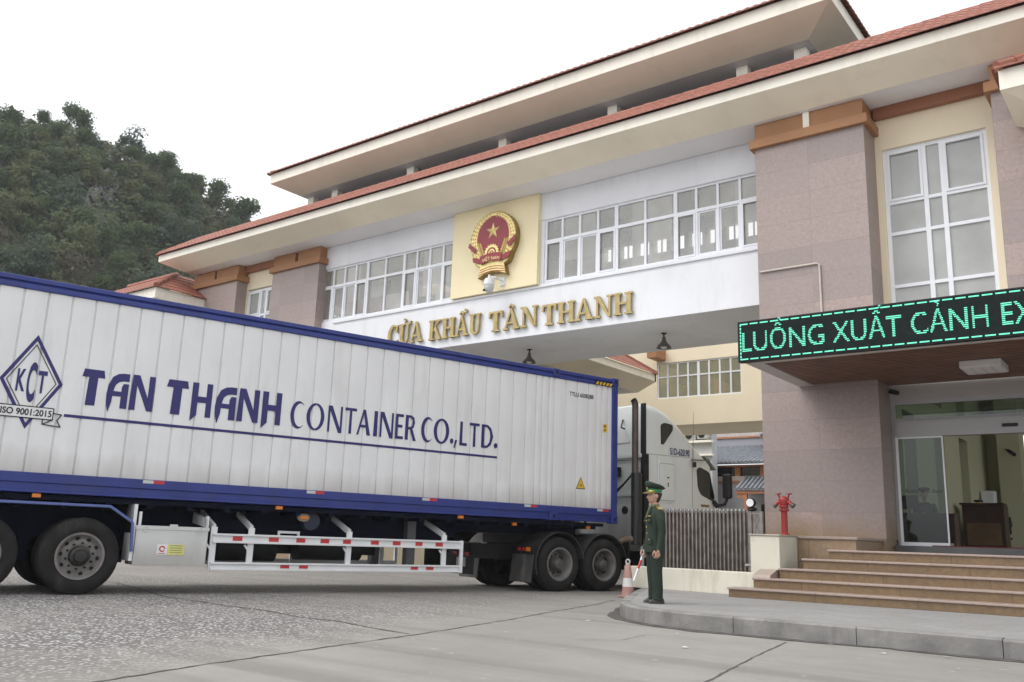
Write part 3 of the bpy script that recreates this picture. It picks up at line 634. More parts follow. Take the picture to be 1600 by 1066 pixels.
# --- small hipped roofs at both ends
def bump_roof(x0, x1, y0, y1, zb, fh, side):
    f, s_, w_ = MB(), MB(), MB()
    eave(f, s_, w_, x0, x1, y0, y1, zb, fh, .6, .47)
    fo = obj("porch_fascia", f, FASCIA, gate_b, world=True); obj("porch_soffit", s_, SOFFIT, fo, world=True); obj("porch_flat_soffit", w_, SOFFITW, fo, world=True)
    t = MB(); R2 = 1.9; z = zb+fh+.02
    tile_slope(t, x0-.05, y0-.05, x1-x0+.1, 0, 1, z, R2, .62, 1, 1)
    if side < 0:
        tile_slope(t, x1+.05, y0-.05, y1-y0, -1, 0, z, R2, .62, 1, 0); ridge_tiles(t, (x1+.02,y0-.02,z+.05), (x1-1.88,y0+1.88,z+1.22))
        ridge_tiles(t, (x0+1.9,y0+1.9,z+1.24), (x1-1.88,y0+1.88,z+1.22))
    else:
        tile_slope(t, x0-.05, y1, y1-y0, 1, 0, z, R2, .62, 0, 1); ridge_tiles(t, (x0-.02,y0-.02,z+.05), (x0+1.88,y0+1.88,z+1.22))
    obj("porch_roof_tiles", t, TILE, gate_b, world=True, recalc=False)
bump_roof(-36,-28.75, 16.5, 19.3, 8.98, .38, -1); bump_roof(-2.08, 5, 16.5, 19.0, 9.02, .38, 1)
bw = MB(); bw.box(-35.4,-29.4, 17.15, YW, 0, 9.0); obj("porch_wall", bw, CREAM, gate_b, world=True)
pp = MB(); pp.tube([(-1.72,16.95,8.72),(-1.72,17.2,8.62),(-1.72,18.2,8.62)], .03, 8); obj("porch_pipe", pp, WMETAL, gate_b, world=True)
# --- conduit on the right pillar
pp = MB(); pp.tube([(-7.2,YP-.03,5.72+1.2),(-5.95,YP-.03,5.72+1.2),(-5.90,YP-.03,5.68+1.2),(-5.88,YP-.03,4.6)], .022, 8); obj("conduit_pipe", pp, mat("beige_pipe",(.55,.50,.44),.5), gate_b, world=True)
# --- entrance canopy
cn = MB(); XL, YL = -6.43, 15.24
cn.box(XL, 4, YL, YL+.28, 4.32, 4.36); cn.box(XL, XL+.30, YL+.28, YP-.003, 4.32, 4.36); cn.box(XL+.02, 4, YL+.02, YP-.003, 4.40, 5.0)
obj("canopy", cn, mat("canopy_panel",(.55,.53,.51),.5,.06,2), gate_b, world=True)
sl = MB(); yy = YL+.30
while yy < YW-.05:
    sl.box(XL+.32 if yy < YP-.1 else -4.84, 4, yy, yy+.085, 4.325, 4.37); yy += .135
obj("canopy_slats", sl, WOODS, gate_b, world=True)
q = MB(); q.face([(XL+.31,YL+.29,4.385),(4,YL+.29,4.385),(4,YW-.02,4.385),(XL+.31,YW-.02,4.385)]); obj("slat_gap_shade", q, DARK, gate_b, world=True)  # near-black sheet paints the shade in the gaps between slats
# ---------------------------------------------------------------- emblem on the yellow panel
EX_, EZ_, ES = -15.17, 9.18, .92
emb = thing("emblem", "round red and gold national emblem with star, wheat ears and cogwheel on the yellow panel", "emblem", (EX_, YW-.14, EZ_))
EY = YW-.145
def ef_(u, v, d): return (EX_+u*ES, EY-d, EZ_+v*ES)
EGOLD = mat("emblem_gold", (.84,.70,.34), .35, .2, 9, metal=.35, col2=(.68,.53,.20)); ERED = mat("emblem_red", (.27,.018,.03), .35, .1, 4); EDK = mat("emblem_dark_gold", (.30,.20,.06), .4, .2, 9, metal=.6)
out = arc(0, .12, .90, .88, -38, 218, 56)
out = out+[(-.70,-.50),(-.62,-.66),(-.47,-.74),(-.55,-1.08),(-.28,-.98),(0,-.945),(.28,-.98),(.55,-1.08),(.47,-.74),(.62,-.66),(.70,-.50)]
m = MB(); m.prism(out, ef_, 0, .17); obj("backing", m, EDK, emb, world=True, bevel=.008)
m = MB(); m.prism([(x*.965, (y-.05)*.965+.05) for x, y in out], ef_, .171, .185); obj("face_plate", m, EGOLD, emb, world=True)
m = MB(); m.prism(arc(0, .17, .62, .70, 0, 356, 60), ef_, .186, .192); obj("red_field", m, ERED, emb, world=True)
st = []
for i in range(10):
    a = pi/2+i*pi/5; r = .27 if i % 2 == 0 else .105; st.append((r*cos(a), .38+r*sin(a)))
m = MB()
for i in range(10):
    a, b_ = st[i], st[(i+1) % 10]; m.face([ef_(*a,.195), ef_(*b_,.195), ef_(0,.38,.24)])
obj("star", m, EGOLD, emb, world=True)
# wheat ears: rows of grains curling round both sides
for sgn in (-1, 1):
    m = MB()
    for i in range(17):
        a = radians(80-i*9.0)
        for k, rr in enumerate((.70,.79,.87)):
            cx, cy = sgn*rr*cos(a)*.99, .13+rr*sin(a)
            tx_, ty_ = sgn*sin(a), -cos(a); nx, ny = sgn*cos(a), sin(a)
            tl = .05; tw_ = .026
            ax, ay = tx_*.8+nx*(.5 if k == 2 else (-.5 if k == 0 else 0)), ty_*.8+ny*(.5 if k == 2 else (-.5 if k == 0 else 0))
            L_ = hypot(ax, ay); ax, ay = ax/L_, ay/L_; px_, py_ = -ay, ax
            P = [(cx-ax*tl, cy-ay*tl), (cx+px_*tw_, cy+py_*tw_), (cx+ax*tl, cy+ay*tl), (cx-px_*tw_, cy-py_*tw_)]
            m.add([ef_(*q, .186) for q in P]+[ef_(cx, cy, .225)], [(0,1,4),(1,2,4),(2,3,4),(3,0,4)])
    # inner ear tips beside the cog
    for i in range(8):
        t = i/7.; cx, cy = sgn*(.32+.20*t**.7), -.42+.44*t
        for q_ in (-1, 1):
            ax, ay = sgn*(.45+q_*.5), .8; L_ = hypot(ax, ay); ax, ay = ax/L_*.075, ay/L_*.075; px_, py_ = -ay*.45, ax*.45
            x_, y_ = cx+q_*.045, cy
            m.add([ef_(x_-ax,y_-ay,.194), ef_(x_+px_,y_+py_,.196), ef_(x_+ax,y_+ay,.194), ef_(x_-px_,y_-py_,.196), ef_(x_,y_,.235)], [(0,1,4),(1,2,4),(2,3,4),(3,0,4)])
    obj("wheat_ear", m, EGOLD, emb, world=True, recalc=False)
    m = MB(); m.prism([(sgn*.60,-.12),(sgn*.90,.10),(sgn*.93,-.02),(sgn*.66,-.26)], ef_, .226, .236); m.prism([(sgn*.30,-.66),(sgn*.70,-.55),(sgn*.74,-.40),(sgn*.55,-.42),(sgn*.36,-.52)], ef_, .226, .238)
    obj("red_band", m, ERED, emb, world=True)
cg = []
for i in range(36):
    a = 2*pi*i/36; r = .30 if (i//1) % 2 == 0 else .245; cg.append((r*cos(a), -.34+r*sin(a)))
m = MB(); m.prism(cg, ef_, .193, .225); obj("cogwheel", m, EGOLD, emb, world=True)
m = MB(); m.prism(ribbon(arc(0,-.34,.155,.155,0,350,30), .05), ef_, .226, .229); m.prism(ribbon(arc(0,-.34,.06,.06,0,350,20), .03), ef_, .226, .229); obj("cog_ring", m, ERED, emb, world=True)
rb = arc(0, -1.72, 1.25, 1.25, 109, 71, 16)
m = MB(); m.prism([(x, y) for x, y in ribbon(rb, .25)], ef_, .24, .252); obj("ribbon", m, ERED, emb, world=True)
m = MB(); text_mb(m, "VIỆT NAM", -.33, .33, 0, .10, lambda u, v: ef_(u, -1.72+sqrt(1.25**2-u*u)-.095+v, .2535)); obj("ribbon_lettering", m, EGOLD, emb, world=True)
m = MB()
for k in range(3):
    y_ = -.77-.075*k; m.prism(ribbon([(-.46-.03*k,y_-.06),(-.2,y_),(0,y_+.015),(.2,y_),(.46+.03*k,y_-.06)], .022), ef_, .186, .19)
obj("base_stripe", m, ERED, emb, world=True)

# ---------------------------------------------------------------- gold capital letters on the beam
def serif(ch):
    """polygons of a bold serif capital, cap height 1; returns polys, width"""
    P = []; sw, sh = .22, .085
    def stem(x, w_=sw, a=0., b_=1., ov=.085): P.append([(x,a),(x+w_,a),(x+w_,b_),(x,b_)]); 
    def slab(x, y, w_, top=False):
        y0, y1 = (y-sh, y) if top else (y, y+sh); P.append([(x,y0),(x+w_,y0),(x+w_,y1),(x,y1)])
    if ch == 'C':
        o = arc(.42,.5,.42,.53,52,308,26); i_ = arc(.47,.5,.27,.42,300,60,24); P.append(o+i_)
        P.append([(.60,.62),(.70,.62),(.76,.98),(.66,.90)]); P.append([(.60,.17),(.68,.03),(.80,.20),(.73,.26)]); w_ = .80
    elif ch in 'UỬ':
        stem(.08, .21, .30, 1); slab(0,1,.40,True); P.append(ribbon([(.185,.32),(.20,.18),(.30,.07),(.42,.045),(.54,.07),(.63,.17),(.655,.32)], [.21,.2,.16,.12,.1,.1,.1])); stem(.605,.10,.30,1); slab(.52,1,.27,True); w_ = .80
    elif ch == 'A':
        P.append([(.04,0),(.14,0),(.42,.92),(.36,1.02)]); P.append([(.36,1.02),(.46,1.02),(.84,0),(.60,0)]); P.append([(.20,.28),(.62,.28),(.60,.37),(.22,.37)]); slab(-.03,0,.28); slab(.50,0,.42); w_ = .90
    elif ch == 'K':
        stem(.08); slab(0,0,.40); slab(0,1,.40,True); P.append([(.28,.42),(.36,.46),(.74,.94),(.64,.94)]); P.append([(.40,.55),(.52,.66),(.86,.05),(.62,.05)]); slab(.54,0,.38); slab(.52,1,.34,True); w_ = .92
    elif ch == 'H':
        stem(.08); stem(.62); slab(0,0,.38); slab(.54,0,.38); slab(0,1,.38,True); slab(.54,1,.38,True); P.append([(.28,.46),(.64,.46),(.64,.56),(.28,.56)]); w_ = .92
    elif ch == 'T':
        stem(.29); slab(.19,0,.42); P.append([(.02,.90),(.78,.90),(.78,1),(.02,1)]); P.append([(.0,.68),(.08,.68),(.13,.92),(.02,1)]); P.append([(.80,.68),(.72,.68),(.67,.92),(.78,1)]); w_ = .80
    elif ch == 'N':
        stem(.10,.10); stem(.72,.10); slab(.0,0,.30); slab(.62,1,.30,True); slab(-.02,1,.25,True); P.append([(.02,1),(.26,1),(.82,.0),(.70,.0)]); w_ = .92
    return P, w_
def circ(): P = []; P.append(ribbon([(.28,1.08),(.42,1.22)], .08)); P.append(ribbon([(.42,1.22),(.56,1.08)], .08)); return P
def hook(x, y): return [ribbon(arc(x, y+.10, .075, .075, 160, -60, 10)+[(x-.01,y)], .055)]
GW = [("CỬA", -19.36,-17.92,6.68,.62), ("KHẨU",-17.66,-15.69,6.66,.60), ("TÂN",-15.40,-13.71,6.65,.58), ("THANH",-13.57,-10.80,6.62,.57)]
sg = thing("gold_letter_sign", "raised gold letters reading CỬA KHẨU TÂN THANH on the white beam", "sign", (-15.1, YW-.05, 6.66))
BASE = {'Ử':'U','Ẩ':'A','Â':'A'}
for wd_, x0, x1, z0, hgt in GW:
    gl = [serif(BASE.get(c, c)) for c in wd_]; tot = sum(g_[1] for g_ in gl)+.06*(len(gl)-1); k = (x1-x0)/tot; x = x0
    for c, (P, w_) in zip(wd_, gl):
        P = list(P)
        if c in 'ẨÂ': P += circ()
        if c == 'Ẩ': P += hook(.68, 1.12)
        if c == 'Ử': P += hook(.40, 1.06); P.append(ribbon([(.72,.94),(.84,.98),(.88,1.10)], [.08,.08,.05]))
        mb = MB()
        for i, p in enumerate(P): mb.prism(p, lambda u, v, d, x=x: (x+u*k, YW-.03-d, z0+v*hgt), 0, .07+.0015*i)
        obj("letter", mb, GOLD, sg, world=True); x += (w_+.06)*k

# ---------------------------------------------------------------- lamps under the beam, cameras
def pendant(x, y, z, lab):
    t = thing("pendant_lamp", lab, "lamp", (x, y, z), 0, "pendant lamps under the beam")
    m = MB(); m.lathe([(.075,0),(.075,-.02),(.022,-.03),(.022,-.12)], (x,y,z), n=16); obj("ceiling_rose", m, BLACKM, t, world=True, smooth=True)
    m = MB(); m.lathe([(.035,-.10),(.05,-.13),(.055,-.20),(.09,-.26),(.17,-.34),(.20,-.40),(.19,-.40),(.16,-.34),(.08,-.27),(.03,-.23)], (x,y,z), n=24)
    obj("lamp_shade", m, mat("dark_enamel",(.10,.09,.08),.35,.2,4), t, world=True, smooth=True)
    m = MB(); m.lathe([(.015,-.24),(.05,-.28),(.09,-.36),(.07,-.41),(.0,-.43)], (x,y,z), n=16); obj("bulb_glass", m, mat("frosted_glass",(.7,.7,.72),.15,.05,3), t, world=True, smooth=True)
pendant(-10.74, 20.4, 6.418, "dark bell-shaped lamp hanging under the white beam between the stone pillar and the truck cab")
pendant(-15.05, 20.35, 6.418, "dark bell-shaped lamp hanging under the beam just above the container roof")
t = thing("dome_camera", "white dome security camera on a bracket below the emblem", "security camera", (-15.1, YW-.14, 8.05))
m = MB(); m.box(-14.98,-14.82, YW-.17, YW-.142, 7.92, 8.16); m.tube([(-14.9,YW-.16,8.06),(-14.95,YW-.42,8.10),(-15.1,YW-.48,8.12)], .03, 8); obj("bracket", m, WMETAL, t, world=True)
m = MB(); m.lathe([(.03,.16),(.05,.06),(.12,.04),(.15,-.02),(.155,-.14),(.13,-.17)], (-15.1,YW-.5,8.02), n=20); obj("housing", m, WMETAL, t, world=True, smooth=True)
m = MB(); m.lathe([(.135,-.165),(.14,-.22),(.11,-.31),(.05,-.36),(.0,-.37)], (-15.1,YW-.5,8.02), n=20); obj("dome", m, mat("pale_dome",(.55,.56,.58),.1,.05,2), t, world=True, smooth=True)
m = MB(); m.tube([(-15.16,YW-.62,7.72),(-15.17,YW-.65,7.71)], .035, 10); obj("lens", m, BLACKM, t, world=True)
m = MB(); m.box(-14.885,-14.86, YW-.155, YW-.142, 7.80, 7.92); obj("cable_duct", m, WMETAL, t, world=True)
t = thing("bullet_camera", "small dark bullet camera beside the door lintel under the canopy", "security camera", (-4.84, YW-.1, 4.2))
m = MB(); m.bar((-4.84,YW+.0,4.22),(-4.80,YW-.12,4.22),.05,.05); obj("mount", m, FRAMEG, t, world=True)
m = MB(); m.tube([(-4.80,YW-.12,4.2),(-4.64,YW-.26,4.14)], .05, 12); obj("barrel", m, BLACKM, t, world=True)
m = MB(); m.box(-3.14,-2.48, 16.85, 17.6, 4.19, 4.322)
t = at(obj("ceiling_light", m, mat("light_housing",(.62,.62,.62),.5), bevel=.02), (-2.8,17.2,4.32), "flat white box light fixed under the brown slatted canopy", "light")
m = MB()
for i in range(4): m.box(-3.1+i*.16,-3.1+i*.16+.12, 16.9, 17.55, 4.184, 4.189)
for v in range(len(m.v)): m.v[v] = (m.v[v][0]+2.8, m.v[v][1]-17.2, m.v[v][2]-4.32)
ROOT[t.name] = Matrix.Identity(4); obj("diffuser", m, mat("light_diffuser",(.75,.75,.74),.4), t)

# ---------------------------------------------------------------- LED sign on the canopy edge
led = thing("led_sign", "long black LED board with green letters on the canopy edge", "sign", (-3, 15.2, 4.29))
m = MB(); m.box(-6.45, 4, 15.10, 15.235, 4.29, 5.045); obj("sign_housing", m, BLACKM, led, world=True, bevel=.008)
m = MB(); m.box(-6.42, 4, 15.094, 15.0995, 4.315, 5.02); obj("display_face", m, mat("led_face",(.012,.017,.017),.9,.25,14,spec=.2), led, world=True)
LEDM = emit("led_green", (.13,.80,.52), .98)
def led_word(mb, body, x0, x1, z0, ch):
    vs, fs = text_polys(body); a = min(v[0] for v in vs); b_ = max(v[0] for v in vs); kz = ch/CAPH; kx = (x1-x0)/(b_-a)
    tree = BVHTree.FromPolygons([((v[0]-a)*kx, v[1]*kz, 0) for v in vs], fs)
    zmax = max(v[1] for v in vs)*kz; pz, pxx = .0300, .0150; iz = -3
    ix = 0; full = False
    while ix*pxx < x1-x0:
        xc = (ix+.5)*pxx; any_ = False; iz = -3
        while iz*pz < zmax+.02:
            zc = (iz+.5)*pz
            if tree.ray_cast(Vector((xc, zc, 1)), Vector((0,0,-1)))[0] is not None:
                X, Z = x0+xc, z0+zc; any_ = True
                mb.face([(X-pxx*.5,15.092,Z-pz*.29),(X+pxx*.5,15.092,Z-pz*.29),(X+pxx*.5,15.092,Z+pz*.29),(X-pxx*.5,15.092,Z+pz*.29)])
            iz += 1
        if full and not any_: mb.cut()          # the next letter is a piece of its own
        full = any_; ix += 1
for wd_, x0, x1 in (("LUỒNG",-6.36,-4.88),("XUẤT",-4.74,-3.62),("CẢNH",-3.47,-2.34),("EX",-2.16,-1.72)):
    m = MB(); led_word(m, wd_, x0, x1, 4.47, .36); objs("lit_letter", m, LEDM, led, world=True, recalc=False)
m = MB(); x = -6.40
while x < 4:
    for z in (4.335, 4.985): m.face([(x,15.092,z-.011),(x+.15,15.092,z-.011),(x+.15,15.092,z+.011),(x,15.092,z+.011)])
    x += .19
z = 4.36
while z < 4.96: m.face([(-6.40,15.092,z),(-6.378,15.092,z),(-6.378,15.092,z+.045),(-6.40,15.092,z+.045)]); z += .065
obj("lit_border", m, LEDM, led, world=True, recalc=False)

# ---------------------------------------------------------------- entrance stairs
stt = thing("entrance_stairs", "five broad gold-brown granite steps up to the glass entrance", "stairs", (-2, 14.8, ZP))
NY = [14.79, 15.12, 15.45, 15.78, 16.11]; NZ = [.352,.52,.692,.866,1.032]; NX = [-6.61,-6.30,-5.96,-5.66,-5.32]
for i in range(5):
    zb = ZP if i == 0 else NZ[i-1]-.01
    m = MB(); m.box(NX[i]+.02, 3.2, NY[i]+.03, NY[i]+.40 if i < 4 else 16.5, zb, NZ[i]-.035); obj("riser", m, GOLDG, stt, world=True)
    m = MB(); m.box(NX[i], 3.2, NY[i], NY[i]+.37 if i < 4 else 19.0, NZ[i]-.035, NZ[i]); obj("tread", m, TREAD, stt, world=True, bevel=.008)
m = MB(); m.prism([(15.16,.522),(15.60,.522),(15.60,.66),(15.50,.66),(15.18,.57)], lambda u, v, d: (d, u, v), -6.30, -5.99); obj("cheek_stone", m, TREAD, stt, world=True)

# ---------------------------------------------------------------- low wall, block, hydrant, gate, cone
OLDW = mat("old_cream_wall", (.66,.63,.53), .85, .12, 1.3, stain=.6, stain_col=(.30,.25,.17), bump=.3, bscale=20)
lw = thing("low_wall", "low stained cream wall with a taller block beside the stairs", "wall", (-7.8, 16.0, ZP))
m = MB(); m.rings([[(-9.35,16.05,z),(-9.42,16.25,z),(-9.35,16.45,z),(-9.2,16.5,z),(-6.4,16.0,z),(-6.4,15.6,z),(-9.15,16.0,z)] for z in (ZP-.01,.57,.585)]); obj("wall_body", m, OLDW, lw, world=True, bevel=.012)
m = MB(); m.box(-6.52,-5.985, 15.62, 16.5, ZP-.01, 1.235); obj("block", m, OLDW, lw, world=True, bevel=.012)
m = MB(); m.box(-6.54,-5.97, 15.60, 16.5, 1.235, 1.262); obj("block_coping", m, mat("grey_coping",(.42,.39,.33),.8,.2,3), lw, world=True, bevel=.006)
# two-headed fire hydrant on the block
HX, HY, HZ = -6.06, 16.1, 1.262
hy = thing("fire_hydrant", "red two-headed fire hydrant pillar standing on the cream block", "fire hydrant", (HX, HY, HZ))
m = MB(); m.lathe([(.10,0),(.10,.02),(.068,.03),(.066,.52),(.068,.53)], (HX,HY,HZ), n=18); obj("riser_pipe", m, REDP, hy, world=True, smooth=True)
m = MB(); m.lathe([(.068,.50),(.105,.51),(.105,.545),(.075,.55),(.075,.575),(.105,.58),(.105,.61),(.085,.62),(.10,.68),(.115,.74),(.095,.79),(.04,.82)], (HX,HY,HZ), n=18); obj("flanged_head", m, REDP, hy, world=True, smooth=True)
for sx_ in (-1, 1):
    m = MB(); m.tube([(HX+sx_*.05,HY,HZ+.69),(HX+sx_*.13,HY-.01,HZ+.69),(HX+sx_*.15,HY-.01,HZ+.66),(HX+sx_*.19,HY-.02,HZ+.63)], [.05,.045,.045,.05], 12); o_ = obj("outlet", m, REDP, hy, world=True, smooth=True)
    m = MB(); m.tube([(HX+sx_*.185,HY-.02,HZ+.635),(HX+sx_*.225,HY-.025,HZ+.605)], .058, 12); obj("outlet_cap", m, mat("dull_green_cap",(.06,.09,.08),.4,.2,5), o_, world=True)
    m = MB(); m.tube([(HX+sx_*.08,HY,HZ+.74),(HX+sx_*.12,HY,HZ+.86)], .018, 8); m.lathe([(.055,.86),(.06,.872),(.055,.885),(.0,.885)], (HX+sx_*.12,HY,HZ), n=12); obj("valve_wheel", m, REDP, hy, world=True, smooth=True)
hy.scale = (.84,)*3
# folded sliding gate
STEEL = mat("dull_steel", (.36,.325,.295), .28, .35, 6, metal=.8, col2=(.19,.17,.155)); STEELB = mat("bright_steel", (.50,.49,.48), .25, .2, 8, metal=.9)
gt = thing("folding_gate", "dark steel folding gate pushed together behind the low wall", "gate", (-7.7, 16.55, 0))
GY = 16.6
for i in range(26):
    x = -9.04+i*.0835; m = MB(); m.tube([(x,GY,.16),(x,GY,1.70)], .027, 12); m.tube([(x-.045,GY+.05,.2),(x-.045,GY+.05,1.67)], .024, 8); m.box(x-.06,x+.03,GY+.075,GY+.085,.25,1.6)
    b_ = obj("gate_bar", m, STEEL, gt, world=True, smooth=True)
    m = MB(); m.lathe([(.036,0),(.036,.03),(.02,.045),(.0,.05)], (x,GY,1.70), n=10); obj("bar_cap", m, STEELB, b_, world=True, smooth=True)
m = MB(); m.box(-9.06,-6.95, GY+.032, GY+.06, 1.60, 1.66); m.box(-9.06,-6.95, GY+.032, GY+.06, .3, .36); obj("rail", m, STEEL, gt, world=True)
m = MB()
for x in (-6.91,-6.69): m.box(x-.03, x+.03, GY-.04, GY+.04, .05, 1.70)
for z in (.30,.66,1.18,1.64): m.box(-6.88,-6.72, GY-.03, GY+.03, z, z+.035)
for z0, z1 in ((.34,.64),(.70,1.16),(1.22,1.62)):
    m.bar((-6.88,GY,z0),(-6.72,GY,z1),.02,.02); m.bar((-6.72,GY+.01,z0),(-6.88,GY+.01,z1),.02,.02); m.bar((-6.82,GY-.02,z0),(-6.80,GY-.02,z1),.018,.018)
obj("end_post", m, STEEL, gt, world=True)
m = MB(); m.bar((-7.0,GY-.08,.70),(-6.66,GY-.08,.72),.03,.04); obj("latch_bar", m, STEELB, gt, world=True)
m = MB(); m.lathe([(.05,1.70),(.10,1.72),(.085,1.76),(.03,1.78)], (-6.87,GY,0), n=14); obj("lamp_base", m, BLACKM, gt, world=True, smooth=True)
m = MB(); m.tube([(-6.87,GY-.11,1.855),(-6.87,GY-.05,1.855),(-6.87,GY+.06,1.855)], [.085,.095,.06], 16); o_ = obj("gate_lamp", m, BLACKM, gt, world=True, smooth=True)
m = MB(); m.tube([(-6.87,GY-.114,1.855),(-6.87,GY-.109,1.855)], .075, 16); obj("lamp_lens", m, mat("lens_white",(.75,.78,.8),.15), o_, world=True)
# cone
CX, CY = -9.02, 15.62
cn = thing("traffic_cone", "faded pink and white traffic cone beside the kerb and the truck", "traffic cone", (CX, CY, 0))
CONE = mat("faded_cone", (.44,.25,.22), .7, .2, 6, stain=.3, stain_col=(.25,.18,.16))
m = MB(); m.box(CX-.15, CX+.15, CY-.15, CY+.15, .005, .04); obj("base", m, CONE, cn, world=True, bevel=.015)
m = MB(); m.lathe([(.125,.04),(.105,.21),(.0,.21)], (CX,CY,0), n=20); obj("lower_cone", m, CONE, cn, world=True, smooth=True)
m = MB(); m.lathe([(.107,.208),(.106,.21),(.088,.37),(.0,.372)], (CX,CY,0), n=20); obj("white_band", m, mat("cone_white",(.66,.64,.63),.6,.1,5), cn, world=True, smooth=True)
m = MB(); m.lathe([(.087,.368),(.058,.60),(.042,.635),(.0,.64)], (CX,CY,0), n=20); obj("upper_cone", m, CONE, cn, world=True, smooth=True)
m = MB(); ring = [(CX+.042*cos(a*pi/8), CY, .675+.042*sin(a*pi/8)) for a in range(17)]; m.tube(ring, .013, 8); obj("loop", m, mat("cone_loop",(.62,.58,.56),.6), cn, world=True, smooth=True)
SCR = mat("paper_scrap_white", (.62,.60,.55), .8, .1, 9); rs_ = random.Random(6)
for i, (x, y) in enumerate(((-2.2,10.15),(-2.75,9.9),(-3.4,10.3),(-5.0,9.8),(-6.6,10.4),(-1.9,9.2),(-4.3,8.6))):
    m = MB(); a = rs_.uniform(0,6.28); s_ = rs_.uniform(.018,.045); P = [(s_*k*cos(a+t), s_*k*sin(a+t)*.7, .003+.012*rs_.random()) for k, t in ((1,0),(.8,1.3),(1.1,2.9),(.9,4.4))]
    m.add(P+[(p[0],p[1],p[2]+.002) for p in P], [(3,2,1,0),(4,5,6,7),(0,1,5,4),(1,2,6,5),(2,3,7,6),(3,0,4,7)]); o_ = obj("paper_scrap", m, SCR); o_.location = (x, y, .003); tag(o_, "tiny pale paper scrap lying on the road near the kerb", "litter", "paper scraps on the road")
# white bag behind the pillar's block
m = MB(); rr = random.Random(3)
m.lathe([(.10,0),(.17,.02),(.19,.10),(.15,.20),(.07,.27),(.03,.30),(.05,.34),(.0,.33)], (-7.55,18.2,.90), n=12)
m.v = [(x+rr.uniform(-.03,.03), y+rr.uniform(-.03,.03), z+rr.uniform(-.015,.015)) for x, y, z in m.v]
at(obj("plastic_bag", m, mat("white_plastic_bag",(.72,.73,.75),.35,.05,4), smooth=True), (-7.55,18.2,.9), "crumpled white plastic bag lying at the foot of the stone pillar", "bag")
m = MB(); m.box(-8.4,-7.3, 17.4, 19.4, 0, .60); m.box(-8.1,-7.3, 17.7, 19.4, .60, .75); m.box(-7.85,-7.3, 18.0, 19.4, .75, .90)
at(obj("side_steps", m, TREAD, bevel=.006), (-7.8,18.4,0), "pale stone side steps behind the folded gate", "steps")
# ---------------------------------------------------------------- truck: tractor, semi-trailer and container, one heading
TX, TY, TRZ = -10.805, 15.762, radians(73.411)
BLUE = mat("container_blue", (.019,.036,.215), .38, .2, 2.5, stain=.45, stain_col=(.05,.048,.075)); INK = mat("lettering_blue", (.020,.016,.135), .45, .1, 3)
CWH = mat("container_white", (.77,.775,.78), .45, .06, .9, stain=.34, stain_col=(.44,.42,.39), grime=((.33,.29,.25),1.70,2.15,.55))
NAVY = mat("chassis_navy", (.009,.012,.028), .7, .3, 3, spec=.12); RUB = mat("tyre_rubber", (.026,.025,.025), .9, .3, 5, bump=.2, bscale=50, spec=.15, stain=.5, stain_col=(.095,.088,.08)); RIM = mat("rim_grey", (.19,.178,.168), .5, .3, 6, stain=.5, stain_col=(.12,.095,.075))
LTGREY = mat("pale_grey_paint", (.62,.63,.62), .45, .08, 2, stain=.4, stain_col=(.33,.30,.25), grime=((.24,.21,.17),.40,.85,.6)); ORNG = mat("amber_lens", (.75,.22,.02), .25, .15, 6); REDR = mat("red_reflector", (.50,.03,.035), .35, .1, 6); YEL = mat("warning_yellow", (.75,.48,.03), .5, .1, 5)
ct = thing("shipping_container", "long white shipping container with blue frame and blue company lettering on the trailer", "container", (TX, TY, 0), TRZ)
S0, S1, CZ0, CZ1, CW = -12.75, 1.70, 1.46, 4.665, 2.68
# side panel with narrow vertical grooves
def panel(mb, y, sgn):
    gs = [-9.36-.337*k for k in range(10, 0, -1)]+[-9.36+.3395*k for k in range(0, 26)]
    gs = [g_ for g_ in gs if g_ < -.7 and g_ > S0+.3]+[-.61,-.44,-.26,-.12,.20,.53,.86,1.09,1.26,1.43]
    P = [(S0+.15, 0)]; rr = random.Random(2)
    prev = S0+.15
    for g_ in gs:
        mid = (prev+g_)/2; P.append((mid, -.006)); P += [(g_-.016, 0), (g_-.006, .024), (g_+.006, .024), (g_+.016, 0)]; prev = g_
    P += [(1.56, 0)]
    n = len(P); vs = [(a, y+sgn*d, z) for z in (1.74, 2.45, 3.2, 3.9, 4.50) for a, d in P]
    mb.add(vs, [(k*n+i, k*n+i+1, (k+1)*n+i+1, (k+1)*n+i) for k in range(4) for i in range(n-1)])
m = MB(); panel(m, .045, 1); m.face([(S0+.15,CW-.05,1.74),(1.56,CW-.05,1.74),(1.56,CW-.05,4.5),(S0+.15,CW-.05,4.5)]); obj("side_panel", m, CWH, ct, recalc=False)
m = MB(); m.box(S0+.05, 1.6, .06, CW-.06, 4.55, 4.63); obj("roof", m, CWH, ct)
m = MB(); m.box(1.60, 1.66, .1, CW-.1, 1.6, 4.55); m.box(S0+.02, S0+.07, .1, CW-.1, 1.6, 4.55); obj("end_panel", m, CWH, ct)
